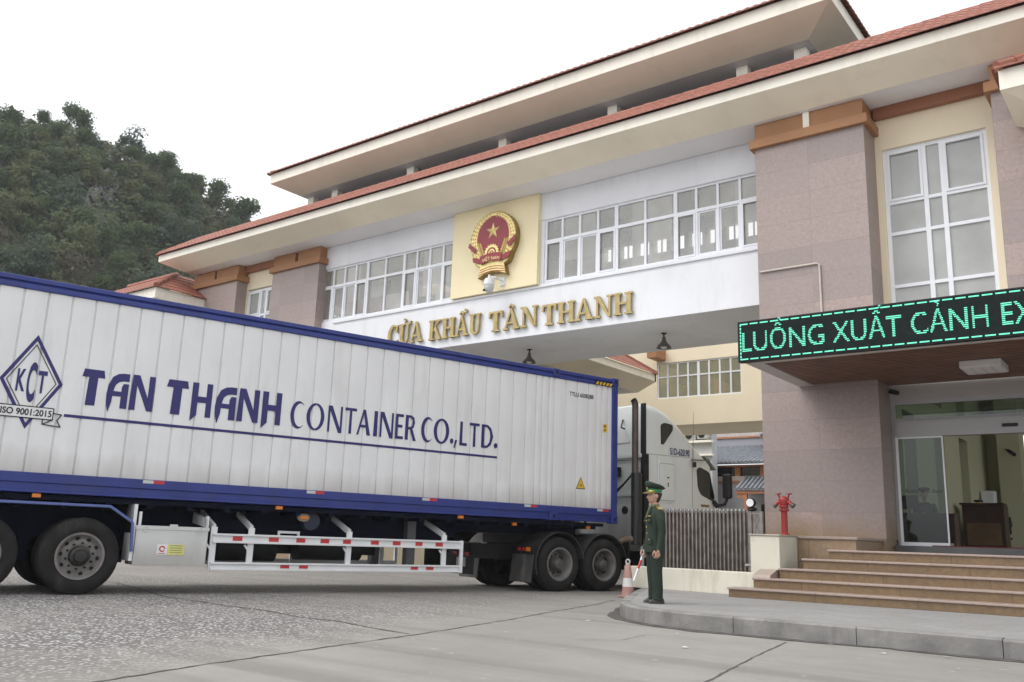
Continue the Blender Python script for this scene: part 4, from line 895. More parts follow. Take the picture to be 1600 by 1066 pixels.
for y0, sg_ in ((0, 1), (CW, -1)):
    Y = lambda a, b_: (y0+a, y0+b_) if sg_ > 0 else (y0-b_, y0-a)
    m = MB(); m.box(S0+.15, 1.55, *Y(.005,.10), 4.575, 4.655); m.box(S0+.15, 1.55, *Y(.03,.08), 4.545, 4.577); m.box(S0+.15, 1.55, *Y(.012,.07), 4.465, 4.547)
    obj("top_rail", m, BLUE, ct, bevel=.014)
    m = MB(); m.box(S0+.15, 1.55, *Y(.008,.08), 1.60, 1.745); m.box(S0+.15, 1.55, *Y(.035,.10), 1.49, 1.602); m.box(S0+.15, 1.55, *Y(.006,.10), 1.455, 1.492)
    obj("bottom_rail", m, BLUE, ct, bevel=.008)
    for a in (S0, 1.545):
        m = MB(); m.box(a, a+.155, *Y(.0,.15), 1.60, 4.50); obj("corner_post", m, BLUE, ct, bevel=.012)
    m = MB()
    for a in (S0-.01, 1.53):
        for z in (1.435, 4.50): m.cut(); m.box(a, a+.18, *Y(-.012,.17), z, z+.175)
    for z in (1.445, 4.50): m.cut(); m.box(-.19, .0, *Y(-.01,.15), z, z+.165)
    c_ = objs("corner_casting", m, BLUE, ct, bevel=.012)[0]
    m = MB()
    for a in (S0+.08, 1.62, -.095):
        for z in (1.525, 4.585): m.prism([(a+.028*cos(k*pi/6), z+.045*sin(k*pi/6)) for k in range(12)], lambda u, v, d: (u, y0+sg_*d, v), -.014, -.010)
    obj("casting_hole_shade", m, DARK, c_)  # flat dark ovals paint the shade inside the casting openings
FN = lambda u, v, d=0: (u, .036-d, v)
def mark(polys, name, m_, d0=.0, parent=ct, label=None):
    mb = MB()
    for i, p in enumerate(polys): mb.prism(p, lambda u, v, d: (u, .0385-d, v), 0, .002+d0+.0003*i)
    return obj(name, mb, m_, parent, label=label)
# lettering: heavy letters TAN THANH
def heavy(ch):
    if ch == 'T': return [[(0,.78),(1,.78),(.93,1),(.07,1)], [(.26,0),(.68,0),(.70,.79),(.30,.79)]]
    if ch == 'A': return [ribbon([(.10,-.12),(.10,.16),(.10,.36),(.15,.58),(.27,.76),(.48,.85),(.72,.88),(1.0,.88)], [.02,.26,.30,.30,.28,.24,.22,.22]), [(.66,0),(1,0),(1,.70),(.74,.70),(.66,.60)], [(.18,.33),(.68,.33),(.68,.47),(.18,.47)]]
    if ch == 'N': return [[(0,0),(.26,0),(.26,1),(.06,1)], [(.06,1),(.34,1),(1,0),(.76,0)], [(.76,0),(1,0),(1,1),(.76,1)]]
    if ch == 'H': return [[(0,-.14),(.30,.04),(.30,1),(.0,1)], [(.28,.42),(.74,.42),(.74,.60),(.28,.60)], [(.72,0),(1,0),(1,1),(.72,1)]]
P = []
for c, a, b_ in (('T',-9.42,-9.09),('A',-9.03,-8.73),('N',-8.70,-8.34),('T',-8.15,-7.80),('H',-7.74,-7.41),('A',-7.33,-7.0),('N',-6.97,-6.60),('H',-6.54,-6.20)):
    P += [[(a+x*(b_-a), 2.815+y*.56) for x, y in p] for p in heavy(c)]
mark(P, "company_name", INK)
def fine(ch):
    t, h = .27, .12
    if ch == 'C': return [arc(.52,.5,.52,.52,48,312,24)+arc(.64,.5,.40,.44,305,55,24)]
    if ch == 'O': return [arc(.5,.5,.5,.52,-88,88,20)+arc(.5,.5,.30,.44,88,-88,20), arc(.5,.5,.5,.52,90,270,20)+arc(.5,.5,.30,.44,270,90,20)]
    if ch == 'N': return [[(.0,0),(.14,0),(.14,1),(.0,1)], [(.0,1),(.27,1),(1,-.02),(.76,-.02)], [(.86,0),(1,0),(1,1),(.86,1)]]
    if ch == 'T': return [[(0,.89),(1,.89),(1,1),(0,1)], [(.39,0),(.62,0),(.60,.9),(.41,.9)]]
    if ch == 'A': return [[(0,0),(.14,0),(.54,1),(.42,1)], [(.42,1),(.58,1),(1,0),(.74,0)], [(.2,.30),(.75,.30),(.73,.40),(.22,.40)]]
    if ch == 'I': return [[(0,0),(1,0),(.92,1),(.08,1)]]
    if ch == 'E': return [[(0,0),(.30,0),(.30,1),(0,1)], [(.28,0),(1,0),(.98,.11),(.28,.11)], [(.28,.46),(.85,.46),(.85,.57),(.28,.57)], [(.28,.89),(.95,.89),(.97,1),(.28,1)]]
    if ch == 'R': return [[(0,0),(.26,0),(.26,1),(0,1)], ribbon([(.24,.95),(.5,.95),(.70,.86),(.74,.72),(.68,.56),(.5,.48),(.24,.47)], [.1,.1,.16,.22,.16,.1,.1]), [(.40,.50),(.60,.50),(1,-.02),(.74,-.02)]]
    if ch == 'L': return [[(0,0),(.36,0),(.34,1),(.04,1)], [(.3,0),(1,0),(1,.11),(.3,.11)]]
    if ch == 'D': return [[(0,0),(.22,0),(.22,1),(0,1)], ribbon([(.2,.95),(.5,.94),(.76,.80),(.89,.5),(.76,.2),(.5,.06),(.2,.05)], [.1,.1,.16,.24,.16,.1,.1])]
    if ch == '.': return [arc(.5,.14,.5,.11,0,340,12)]
    if ch == ',': return [[(.1,-.14),(.35,-.14),(1,.20),(.45,.20)]]
P = []
for c, a, b_ in (('C',-6.02,-5.74),('O',-5.72,-5.38),('N',-5.31,-5.03),('T',-4.98,-4.75),('A',-4.73,-4.45),('I',-4.39,-4.31),('N',-4.26,-3.98),('E',-3.93,-3.76),('R',-3.72,-3.48),('C',-3.37,-3.10),('O',-3.09,-2.74),('.',-2.71,-2.635),(',',-2.63,-2.545),('L',-2.49,-2.32),('T',-2.26,-2.03),('D',-1.97,-1.69),('.',-1.66,-1.575)):
    P += [[(a+x*(b_-a), 2.80+y*.47) for x, y in p] for p in fine(c)]
mark(P, "company_suffix", INK)
mark([[(-9.60,2.600),(-1.57,2.612),(-1.57,2.655),(-9.60,2.645)]], "underline", INK)
# diamond badge with its ribbon
def dia(k): return [(-10.10,3.08+.71*k),(-10.10+.425*k,3.08),(-10.10,3.08-.71*k),(-10.10-.425*k,3.08)]
def ringp(a, b_): A_, B_ = dia(a), dia(b_); return [[A_[i], A_[(i+1) % 4], B_[(i+1) % 4], B_[i]] for i in range(4)]
bd = mark(ringp(1.0,.87), "diamond_badge", INK)
mark(ringp(.80,.765), "badge_line", BLACKM, parent=bd)
m = MB()
for c, a, b_, z0, z1 in (("K",-10.30,-10.18,2.93,3.24),("C",-10.16,-10.04,2.80,3.34),("T",-10.02,-9.90,2.93,3.24)):
    text_mb(m, c, a, b_, z0, z1-z0, lambda u, v: (u, .0345, v), bold=.03)
obj("badge_letters", m, INK, bd)
mark([[(-10.56,2.53),(-9.75,2.53),(-9.75,2.71),(-10.56,2.71)]], "badge_ribbon", CWH, .006, bd)
mark([ribbon(p, .013) for p in ([(-10.57,2.535),(-9.745,2.535)],[(-9.75,2.53),(-9.75,2.71)],[(-10.57,2.705),(-9.745,2.705)],[(-10.56,2.53),(-10.56,2.71)],[(-9.88,2.535),(-9.88,2.46)],[(-9.885,2.46),(-9.625,2.44)],[(-9.63,2.44),(-9.69,2.535)],[(-9.69,2.53),(-9.63,2.63)],[(-9.63,2.625),(-9.75,2.635)],[(-9.88,2.46),(-9.76,2.53)])], "ribbon_outline", BLACKM, .009, bd)
m = MB(); text_mb(m, "ISO 9001:2015", -10.45, -9.77, 2.575, .09, lambda u, v: (u, .0255, v), bold=.02); obj("ribbon_text", m, BLACKM, bd)
m = MB(); text_mb(m, "TTLU 6008288", .30, .99, 4.13, .088, lambda u, v: (u, .0345, v), bold=.015); obj("container_number", m, mat("black_decal",(.02,.02,.03),.5), ct)
m = MB(); rr = [(a, z) for a, z in ((.53,2.135),(.79,2.135),(.66,2.395))]
def tri(k, cx=.66, cz=2.225): return [(cx+(a-cx)*k, cz+(z-cz)*k) for a, z in rr]
wt = mark([tri(1.0)], "warning_triangle", BLACKM, .001); mark([tri(.84)], "triangle_face", YEL, .003, wt); mark([[(.63,2.20),(.70,2.20),(.70,2.21),(.63,2.21)], [(.64,2.225),(.69,2.225),(.69,2.235),(.64,2.235)]], "triangle_marks", BLACKM, .005, wt)
yl = mark([[(1.29,3.43),(1.40,3.43),(1.40,3.61),(1.29,3.61)]], "yellow_label", YEL, .002); mark([[(1.32,3.54),(1.37,3.54),(1.37,3.58),(1.32,3.58)], [(1.32,3.46),(1.37,3.46),(1.345,3.51)]], "label_marks", BLACKM, .004, yl)
hz = [[(1.05+.5*k/5-.02, 4.475),(1.05+.5*k/5+.04, 4.475),(1.05+.5*k/5+.08, 4.540),(1.05+.5*k/5+.02, 4.540)] for k in range(5)]
m = MB()
hb = MB(); hb.box(1.01, 1.535, .003, .011, 4.470, 4.545); ho = obj("hazard_strip", hb, BLACKM, ct)
for p in hz: m.prism(p, lambda u, v, d: (u, .003-d, v), 0, .002)
obj("hazard_stripe", m, YEL, ho)
m = MB(); m2 = MB()
for a in (-10.9,-8.19,-5.45,-3.12,-.70,1.28):
    m.box(a-.16, a, .004, .0078, 1.685, 1.735); m2.box(a, a+.17, .004, .0078, 1.685, 1.735)
obj("white_reflector", m, mat("reflector_white",(.55,.55,.54),.4), ct); obj("red_reflector", m2, REDR, ct)

# ---- wheels
def wheel(parent, s, y, z, R, deep, flip=False, dual=True):
    """right-hand wheel: outer face at y, inner towards +y; flip mirrors to the left side"""
    k = -1 if flip else 1; r0 = .33*R/.56
    def lat(prof, n=40): mb = MB(); mb.lathe([(r, k*h) for r, h in prof], (s, y, z), 'Y', n, close=True); return mb
    tp = [(r0-.02,.05),(r0+.005,.012),(r0+.05,0),(R-.16,-.012),(R-.09,.0),(R-.035,.022),(R-.006,.055),(R,.10),(R-.008,.105),(R-.008,.12),(R,.125),(R,.19),(R-.008,.195),(R-.008,.21),(R,.215),(R-.006,.26),(R-.04,.295),(R-.10,.312),(r0+.05,.30),(r0-.02,.27)]
    tm = lat(tp, 44)
    if dual: tm.lathe([(r, k*(h+.37)) for r, h in tp], (s, y, z), 'Y', 44, close=True)
    w_ = obj("wheel", tm, RUB, parent, smooth=True, auto=50)
    if deep: rp_ = [(r0+.012,.012),(r0+.012,-.002),(r0-.02,.0),(r0-.035,.03),(r0-.055,.08),(r0-.075,.20),(.235,.215),(.20,.20),(.15,.20),(.15,.24),(r0-.02,.24)]
    else: rp_ = [(r0+.012,.012),(r0+.012,-.004),(r0-.02,.0),(r0-.035,.025),(r0-.05,.055),(.25,.075),(.21,.06),(.165,.055),(.15,.06),(.15,.24),(r0-.02,.24)]
    rim = obj("rim", lat(rp_), RIM, w_, smooth=True, auto=35)
    hb_ = MB()
    if deep: hb_.lathe([(r, k*h) for r, h in [(.155,.24),(.15,.12),(.11,.06),(.10,.02),(.07,.0),(.0,.0)]], (s,y,z), 'Y', 24)
    else: hb_.lathe([(r, k*h) for r, h in [(.15,.2),(.148,.02),(.14,-.03),(.10,-.045),(.085,-.075),(.04,-.08),(.0,-.08)]], (s,y,z), 'Y', 24)
    hub = obj("hub", hb_, mat("hub_black",(.016,.015,.015),.45,.3,8) if not deep else mat("hub_grey",(.10,.092,.088),.5,.3,8), w_, smooth=True, auto=35)
    bl, hl = MB(), MB(); fy = .20 if deep else .055
    for i in range(10):
        a = 2*pi*i/10+.2; p = Vector((s+.19*cos(a), y+k*fy, z+.19*sin(a))); bl.tube([p, p+Vector((0,-k*.035,0))], .017, 6)
        a += pi/10; q = Vector((s+.262*cos(a), y+k*(fy+.006), z+.262*sin(a)))
        if not deep or i % 2 == 0: hl.tube([q, q+Vector((0,-k*.006,0))], .030 if not deep else .045, 10)
    obj("bolt", bl, DARK, hub); obj("rim_hole_shade", hl, DARK, rim)  # dark discs on the rim paint the shade inside its openings
    return w_

# ---- semi-trailer
tl = thing("semi_trailer", "navy skeletal semi-trailer with white side guards and grey toolbox carrying the container", "trailer", (TX, TY, 0), TRZ)
m = MB()
for y in (.78, 1.80):
    m.box(S0+.1, -2.3, y, y+.12, .92, .95); m.box(S0+.1, -2.3, y+.05, y+.07, .95, 1.36); m.box(S0+.1, 1.2, y, y+.12, 1.36, 1.40)
    m.prism([(-2.3,.92),(-1.9,1.15),(1.2,1.15),(1.2,1.18),(-1.9,1.18),(-2.3,.95)], lambda u, v, d: (u, d, v), y, y+.12); m.prism([(-2.3,.95),(-1.9,1.18),(1.2,1.18),(1.2,1.36),(-2.3,1.36)], lambda u, v, d: (u, d, v), y+.05, y+.07)
obj("frame_beam", m, NAVY, tl)
m = MB(); x = S0+.2
while x < 1.2: m.box(x, x+.09, .12, CW-.12, 1.30 if x > -9 else 1.25, 1.37); x += .62
m.box(S0+.1, 1.4, .12, .17, 1.36, 1.432); m.box(S0+.1, 1.4, CW-.17, CW-.12, 1.36, 1.432)
obj("cross_member", m, NAVY, tl)
m = MB(); m.box(-7.0,-2.6, .84, .86, .92, 1.40); m.cut(); m.box(-8.6,-7.1, .84, .86, .90, 1.40); m.cut(); m.box(S0+.2,-8.6, .86, .88, .8, 1.40); objs("web_plate", m, mat("deep_navy",(.010,.014,.040),.7,.2,3,spec=.12), tl)
for s_ in (-9.12,-10.50,-11.88):
    wheel(tl, s_, 0.0, .56, .565, False); wheel(tl, s_, CW, .56, .565, False, True)
    m = MB(); m.tube([(s_,.5,.56),(s_,CW-.5,.56)], .075, 12); m.box(s_-.45, s_+.45, .80, .90, .62, .70); m.box(s_-.45, s_+.45, 1.80, 1.90, .62, .70); m.box(s_-.12,s_+.12,.78,.92,.5,.92); m.box(s_+.62,s_+.78,.78,.9,.45,.95)
    obj("axle", m, NAVY, tl)
FB = mat("fender_blue", (.10,.14,.36), .4, .15, 3)
for y in (-.01, CW-.03):
    m = MB(); pth = [(S0+.3,1.315),(-8.78,1.305),(-8.43,1.08),(-8.40,.64)]
    for a, c in zip(pth, pth[1:]): m.bar((a[0],y+.02,a[1]),(c[0],y+.02,c[1]),.04,.055, up=(0,1,0))
    fo = obj("fender_trim", m, FB, tl, bevel=.008)
    m = MB()
    for (a, z), (a2, z2) in zip(pth, pth[1:]):
        y_ = (.05, .74) if y < 1 else (CW-.74, CW-.05); dn = .012
        m.add([(a,y_[0],z),(a2,y_[0],z2),(a2,y_[1],z2),(a,y_[1],z),(a,y_[0],z-dn),(a2,y_[0],z2-dn),(a2,y_[1],z2-dn),(a,y_[1],z-dn)], [(0,1,2,3),(7,6,5,4),(0,4,5,1),(3,2,6,7)])
    obj("mudguard_sheet", m, BLACKM, fo)
m = MB(); m.box(-8.36,-7.24, .02, .50, .44, 1.03); tb = obj("toolbox", m, LTGREY, tl, bevel=.012)
m = MB(); m.box(-8.37,-7.23, .008, .022, .985, 1.04); m.box(-8.37,-7.23, .0, .03, .43, .452)
for x in (-8.22,-7.38): m.tube([(x+.035*cos(k*pi/8), .004, .985+.045*sin(k*pi/8)) for k in range(17)], .006, 6)
m.box(-7.86,-7.74, .0, .02, 1.02, 1.07); obj("toolbox_lid", m, LTGREY, tb)
m = MB(); m.box(-8.02,-7.86, .013, .0195, .60, .76); so = obj("sticker", m, mat("sticker_white",(.75,.75,.74),.4), tb); m = MB(); m.box(-7.855,-7.60, .013, .0195, .60, .76); obj("yellow_sticker", m, mat("sticker_yellow",(.72,.66,.22),.45), tb)
m = MB(); m.prism(ribbon(arc(-7.94,.69,.038,.038,0,330,20), .02), lambda u, v, d: (u, .0128-d, v), 0, .001); m.box(-8.0,-7.89,.0118,.0128,.615,.625); obj("sticker_emblem", m, REDR, so)
m = MB()
for z in (.735,.70,.665,.63): m.box(-7.83,-7.63, .0118, .0128, z, z+.012)
obj("sticker_lines", m, mat("green_print",(.20,.34,.14),.5), so)
m = MB(); m.box(-8.42,-8.37, .03, .48, .5, 1.36); m.cut(); m.box(-8.33,-8.29, .05, .09, 1.03, 1.25); m.cut(); m.box(-7.28,-7.235, .06, .12, 1.03, 1.22); m.prism([(1.17,.06),(1.30,.8),(1.12,.8),(1.04,.06)], lambda u, v, d: (d, v, u), -7.28, -7.25); objs("toolbox_bracket", m, WMETAL, tl)
# side guards
for side in (0, 1):
    Y = (lambda a, b_: (a, b_)) if side == 0 else (lambda a, b_: (CW-b_, CW-a))
    m = MB()
    for z0, z1 in ((.805,.955),(.37,.50)):
        m.box(-7.15,-2.36, *Y(.05,.065), z0+.03, z1-.03); m.box(-7.15,-2.36, *Y(.02,.07), z1-.032, z1); m.box(-7.15,-2.36, *Y(.02,.07), z0, z0+.032)
    m.box(-2.36,-2.30, *Y(.015,.075), .36, .965); go = obj("side_guard", m, WMETAL, tl, bevel=.004)
    m = MB()
    for x in (-7.13,-6.50,-4.70,-2.70): m.cut(); m.box(x-.05, x+.05, *Y(.071,.11), .38, 1.06); m.bar((x,.09 if side == 0 else CW-.09,1.05),(x,.84 if side == 0 else CW-.84,1.30),.05,.09); m.bar((x-.1,.09 if side==0 else CW-.09,.78),(x-.02,.09 if side==0 else CW-.09,.68),.03,.03)
    objs("guard_bracket", m, WMETAL, go)
    if side == 0:
        m = MB()
        for a, b_ in ((-6.82,-6.66),(-6.2,-6.03),(-5.71,-5.55),(-5.26,-5.1),(-4.83,-4.68),(-4.28,-4.12),(-3.83,-3.67),(-3.35,-3.2),(-2.91,-2.75)): m.box(a, b_, .044, .0495, .845, .915)
        for a, b_ in ((-5.96,-5.8),(-5.62,-5.46),(-3.42,-3.27),(-3.09,-2.93)): m.box(a, b_, .044, .0495, .41, .465)
        obj("red_reflector", m, REDR, go)
for a in (-9.81,-6.07,-2.37,-1.0,.98):
    m = MB(); m.box(a-.06, a+.06, .03, .09, 1.385, 1.445) if a < -1.5 else m.box(a-.05, a+.05, .12, .18, 1.30, 1.36); obj("side_marker_lamp", m, ORNG, tl, bevel=.008)
m = MB(); m.tube([(-5.56,.16,1.27),(-5.56,.20,1.27)], .085, 16); m.v = [(-5.56+(x+5.56)*1.35, y, z*.8+1.27*.2) for x, y, z in m.v]; o_ = obj("oval_lamp", m, mat("lamp_bezel",(.22,.17,.12),.4), tl)
m = MB(); m.box(-5.63,-5.49,.15,.159,1.245,1.295); obj("oval_lens", m, ORNG, o_)
m = MB(); m.tube([(-5.35,.30,1.22),(-5.35,.46,1.22)], .16, 20); obj("air_reservoir_end", m, mat("reservoir_blue",(.022,.028,.06),.5,.2,4), tl, smooth=True)
m = MB(); m.tube([(-6.9,1.35,.70),(-5.6,1.35,.70)], .22, 18); m.tube([(-5.2,1.3,.72),(-3.9,1.3,.72)], .20, 18); m.box(-7.0,-3.4,1.55,1.62,.62,1.35); obj("air_tank", m, BLACKM, tl, smooth=True)
m = MB()                                                    # landing legs
for y in (.62, 2.06): m.cut(); m.box(-3.25,-3.07, y-.08, y+.08, .45, 1.35); m.box(-3.22,-3.10, y-.06, y+.06, .40, .46)
objs("landing_leg", m, mat("dark_leg_grey",(.10,.10,.11),.5,.2,3), tl)
m = MB(); m.box(-5.95,-5.55,.30,.33,.99,1.03); m.box(-5.95,-5.91,.30,.33,.90,.99); m.box(-5.59,-5.55,.30,.33,.90,.99); obj("wheel_chock_holder", m, WMETAL, tl)

# ---- tractor
TRW = mat("cab_white", (.70,.735,.73), .32, .06, 1.2, coat=.45, stain=.25, stain_col=(.36,.34,.31), grime=((.20,.18,.15),.9,1.9,.6)); CABL = mat("cab_panel_line", (.16,.16,.155), .6)
tk = thing("truck_tractor", "white long-nosed truck tractor with sleeper cab and black exhaust stack under the beam", "truck", (TX, TY, 0), TRZ)
m = MB(); m.box(-1.55, 6.6, .92, 1.02, .62, .92); m.box(-1.55, 6.6, 1.68, 1.78, .62, .92); m.box(-1.55,-1.45, .92, 1.78, .62, .92); m.box(-.6, 1.6, .85, 1.85, .95, 1.14); m.box(-1.5, 2.4, 1.0, 1.7, .70, .78); obj("chassis_frame", m, BLACKM, tk)
for s_ in (.12, 1.36):
    wheel(tk, s_, .02, .555, .558, True); wheel(tk, s_, CW-.02, .555, .558, True, True)
    m = MB(); m.tube([(s_,.6,.555),(s_,CW-.6,.555)], .10, 12); m.lathe([(.0,-.26),(.2,-.2),(.26,0),(.2,.2),(.0,.26)], (s_,1.34,.555), 'Y', 16); obj("axle", m, BLACKM, tk, smooth=True)
    for y_ in (0, 1):
        rg = []
        for i in range(15):
            a = radians(200-190*i/14) if s_ < 1 else radians(165-150*i/14); r = .64
            pts = [(.0,0),(.0,.02),(.72,.02),(.72,0)]; rg.append([(s_+(r+q)*cos(a), (yy if y_ == 0 else CW-yy), .555+(r+q)*sin(a)) for yy, q in pts])
        m = MB(); m.rings(rg); obj("mudguard", m, mat("mudguard_black",(.040,.040,.040),.32,.3,5, stain=.7, stain_col=(.13,.122,.115)), tk, smooth=True)
for s_ in (5.85,):
    wheel(tk, s_, .12, .53, .53, False, dual=False); wheel(tk, s_, CW-.12, .53, .53, False, True, dual=False)
for y_ in (0, 1):
    Y = (lambda a, b_: (a, b_)) if y_ == 0 else (lambda a, b_: (CW-b_, CW-a))
    m = MB(); m.box(-.62,-.58, *Y(0,.74), .74, .94); lp = obj("rear_light_bar", m, BLACKM, tk, bevel=.008)
    m = MB(); m.box(-.632,-.621, *Y(.08,.22), .80, .88); obj("amber_lamp", m, ORNG, lp); m = MB(); m.box(-.632,-.621, *Y(.26,.34), .81, .87); m.box(-.632,-.621, *Y(.40,.50), .81, .87); obj("tail_lamp", m, REDR, lp)
    m = MB(); rr = random.Random(5)
    ys = [Y(0,.74)[0]+.74*i/8 for i in range(9)]
    m.rings([[(-.60+.012*sin(i*1.7)-.06*(1-t), y, .18+.56*t) for i, y in enumerate(ys)]+[(-.585+.012*sin(i*1.7)-.06*(1-t), y, .18+.56*t) for i, y in reversed(list(enumerate(ys)))] for t in (0,.5,1)])
    obj("mud_flap", m, mat("mud_flap_rubber",(.075,.071,.068),.6,.3,4, stain=.9, stain_col=(.26,.245,.23)), tk, smooth=True)
m = MB(); m.box(-1.575,-1.56, 1.02, 1.38, .44, .64); pl_ = obj("number_plate", m, mat("plate_white",(.55,.55,.54),.4), tk, bevel=.006)
m = MB(); m.box(-1.58,-1.562, 1.15, 1.25, .74, .84); obj("round_reflector", m, mat("reflector_pale",(.5,.5,.5),.3), tk, bevel=.03); m = MB(); m.box(-1.575,-1.562,.92,1.06,.66,.74); m.box(-1.575,-1.562,1.38,1.52,.66,.74); obj("tail_lamp", m, REDR, tk)
m = MB(); m.box(-1.575,-1.55,.75,2.0,.3,.7); obj("rear_plate", m, BLACKM, tk)
# cab: rounded sections along the heading
RS = 2.62
def sec(s, y0, y1, z0, z1, r, n=5):
    P = []
    for cx, cz, a0 in ((y1-r, z1-r, 0), (y0+r, z1-r, 90)):
        for i in range(n+1): a = radians(a0+90*i/n); P.append((s, cx+r*cos(a), cz+r*sin(a)))
    P += [(s, y0, z0+(z1-z0)*.66), (s, y0, z0+(z1-z0)*.33), (s, y0, z0), (s, y1, z0), (s, y1, z0+(z1-z0)*.33), (s, y1, z0+(z1-z0)*.66)]
    return P
prof = [(2.62,4.20),(2.66,4.24),(2.80,4.245),(3.0,4.225),(3.22,4.16),(3.45,4.06),(3.65,3.94),(3.87,3.78),(4.09,3.60),(4.31,3.42),(4.53,3.26),(4.70,3.15),(4.80,3.07)]
rings = []
for i, (s_, z) in enumerate(prof):
    ins = .05 if i else .09; w_in = ins+max(0, (s_-3.4))*.05
    rings.append(sec(s_, w_in if False else ins, CW-ins, .86, z, .26 if i else .22))
rings.append(sec(4.90, .07, CW-.07, .86, 2.55, .2)); rings.append(sec(5.02, .10, CW-.10, .86, 2.0, .15)); rings.append(sec(5.06, .12, CW-.12, .86, 1.95, .12))
m = MB(); m.rings(rings); cab = obj("cab", m, TRW, tk, smooth=True, auto=32)
m = MB(); m.rings([sec(5.0,.36,CW-.36,.95,2.05,.20), sec(5.3,.38,CW-.38,.95,2.03,.22), sec(6.0,.45,CW-.45,.95,1.92,.24), sec(6.6,.50,CW-.50,.95,1.78,.24), sec(6.85,.55,CW-.55,.95,1.62,.22)]); hood = obj("hood", m, TRW, tk, smooth=True)
m = MB(); m.box(6.851,6.89,.72,CW-.72,1.0,1.5); obj("grille", m, STEELB, hood, bevel=.02)
m = MB(); m.box(6.3, 7.0, .12, CW-.12, .42, .82); obj("bumper", m, TRW, tk, bevel=.06)
rg = []
for i in range(11):
    a = radians(175-160*i/10); rg.append([(5.85+(.66+q)*cos(a), yy, .53+(.66+q)*sin(a)) for yy, q in ((.1,0),(.1,.03),(.62,.03),(.62,0))])
m = MB(); m.rings(rg); m.rings([[(x, CW-y, z) for x, y, z in r] for r in rg]); obj("front_fender", m, TRW, hood, smooth=True)
# sun visor, windshield, side windows
GLASSD = mat("dark_tinted_glass", (.012,.014,.014), .06, .1, 2, spec=.6)
m = MB(); m.rings([[(4.64,y,3.16),(4.80,y,3.105),(5.06,y,2.88),(5.05,y,2.85),(4.84,y,2.99)] for y in (.10,.4,1.34,CW-.4,CW-.10)]); obj("sun_visor", m, mat("visor_grey",(.16,.16,.155),.4,.2,3), cab, smooth=True)
m = MB(); m.face([(4.945,.30,2.50),(4.945,CW-.30,2.50),(5.065,CW-.30,2.02),(5.065,.30,2.02)]); m.v = [(x+.012,y,z) for x,y,z in m.v]; obj("windscreen", m, GLASSD, cab)
def side_patch(name, poly, d, m_, parent, lab=None, both=True):
    mb = MB(); mb.prism(poly, lambda u, v, q: (u, .05-q, v), -.01, d)
    if both: mb.cut(); mb.prism(poly, lambda u, v, q: (u, CW-.05+q, v), -.01, d)
    return objs(name, mb, m_, parent, bevel=.002)[0]
def rounded(P, r=.06, n=4):
    out = []; k = len(P)
    for i in range(k):
        a, b_, c = Vector(P[i-1]), Vector(P[i]), Vector(P[(i+1) % k]); r1 = min(r, (a-b_).length*.45, (c-b_).length*.45)
        p, q = b_+(a-b_).normalized()*r1, b_+(c-b_).normalized()*r1
        for j in range(n+1): t = j/n; out.append(tuple(p*(1-t)**2+b_*2*t*(1-t)+q*t*t))
    return out
def grow(P, k): c = Vector((sum(p[0] for p in P)/len(P), sum(p[1] for p in P)/len(P))); return [tuple(c+(Vector(p)-c)*k) for p in P]
sw = rounded([(3.10,3.78),(3.24,3.83),(3.50,3.80),(3.50,3.68),(3.20,3.33),(3.11,3.33)], .09)
s1 = side_patch("sleeper_window", grow(sw, 1.12), .006, TRW, cab); side_patch("sleeper_seal", grow(sw, 1.04), .010, BLACKM, s1); side_patch("sleeper_pane", sw, .014, GLASSD, s1)
ht = rounded([(3.04,2.90),(3.56,2.90),(3.57,2.0),(3.02,2.0)], .07)
h1 = side_patch("side_hatch", grow(ht, 1.06), .014, TRW, cab); side_patch("hatch_panel", grow(ht, .93), .024, TRW, h1); side_patch("hatch_groove", grow(ht, .97), .016, mat("cab_shadow_line",(.38,.38,.37),.5), h1)
side_patch("hatch_latch", [(3.29,2.54),(3.36,2.54),(3.36,2.57),(3.29,2.57)], .030, BLACKM, h1); side_patch("hatch_latch", [(3.31,2.34),(3.34,2.34),(3.34,2.44),(3.31,2.44)], .028, BLACKM, h1)
side_patch("panel_seam", [(2.64,3.055),(4.12,3.075),(4.12,3.083),(2.64,3.065)], .003, CABL, cab)
side_patch("door_gap", ribbon([(4.10,3.02),(4.16,2.98),(4.17,1.2),(4.98,1.2),(4.99,2.0)], .014), .003, CABL, cab)
side_patch("sleeper_gap", [(2.98,1.25),(2.988,1.25),(2.988,3.06),(2.98,3.06)], .003, mat("cab_faint_line",(.40,.40,.39),.5), cab)
dw = rounded([(4.33,2.80),(4.44,2.86),(4.76,2.76),(4.92,2.20),(4.88,2.11),(4.46,2.24),(4.37,2.38)], .09)
d1 = side_patch("door_window", grow(dw, 1.07), .006, BLACKM, cab); side_patch("door_pane", dw, .010, GLASSD, d1)
side_patch("door_badge", [(4.46,1.94),(4.75,1.94),(4.75,2.0),(4.46,2.0)], .006, mat("door_badge_brown",(.22,.14,.07),.5,.3,9), cab)
m = MB(); text_mb(m, "51D-620.90", 3.40, 4.07, 3.105, .15, lambda u, v: (u, .036, v), bold=.018); obj("cab_number", m, INK, cab)
m = MB(); m.bar((4.12,.02,3.03),(4.70,-.02,3.06),.03,.03); obj("drip_rail", m, CABL, cab)
m = MB(); m.tube([(4.17,.03,3.0),(4.20,.02,4.2)], [.008,.004], 6); ao = obj("antenna", m, mat("antenna_brown",(.10,.07,.06),.5), cab); m = MB(); m.tube([(4.17,-.02,2.98),(4.17,-.02,2.86)], .045, 10); obj("antenna_base", m, BLACKM, ao)
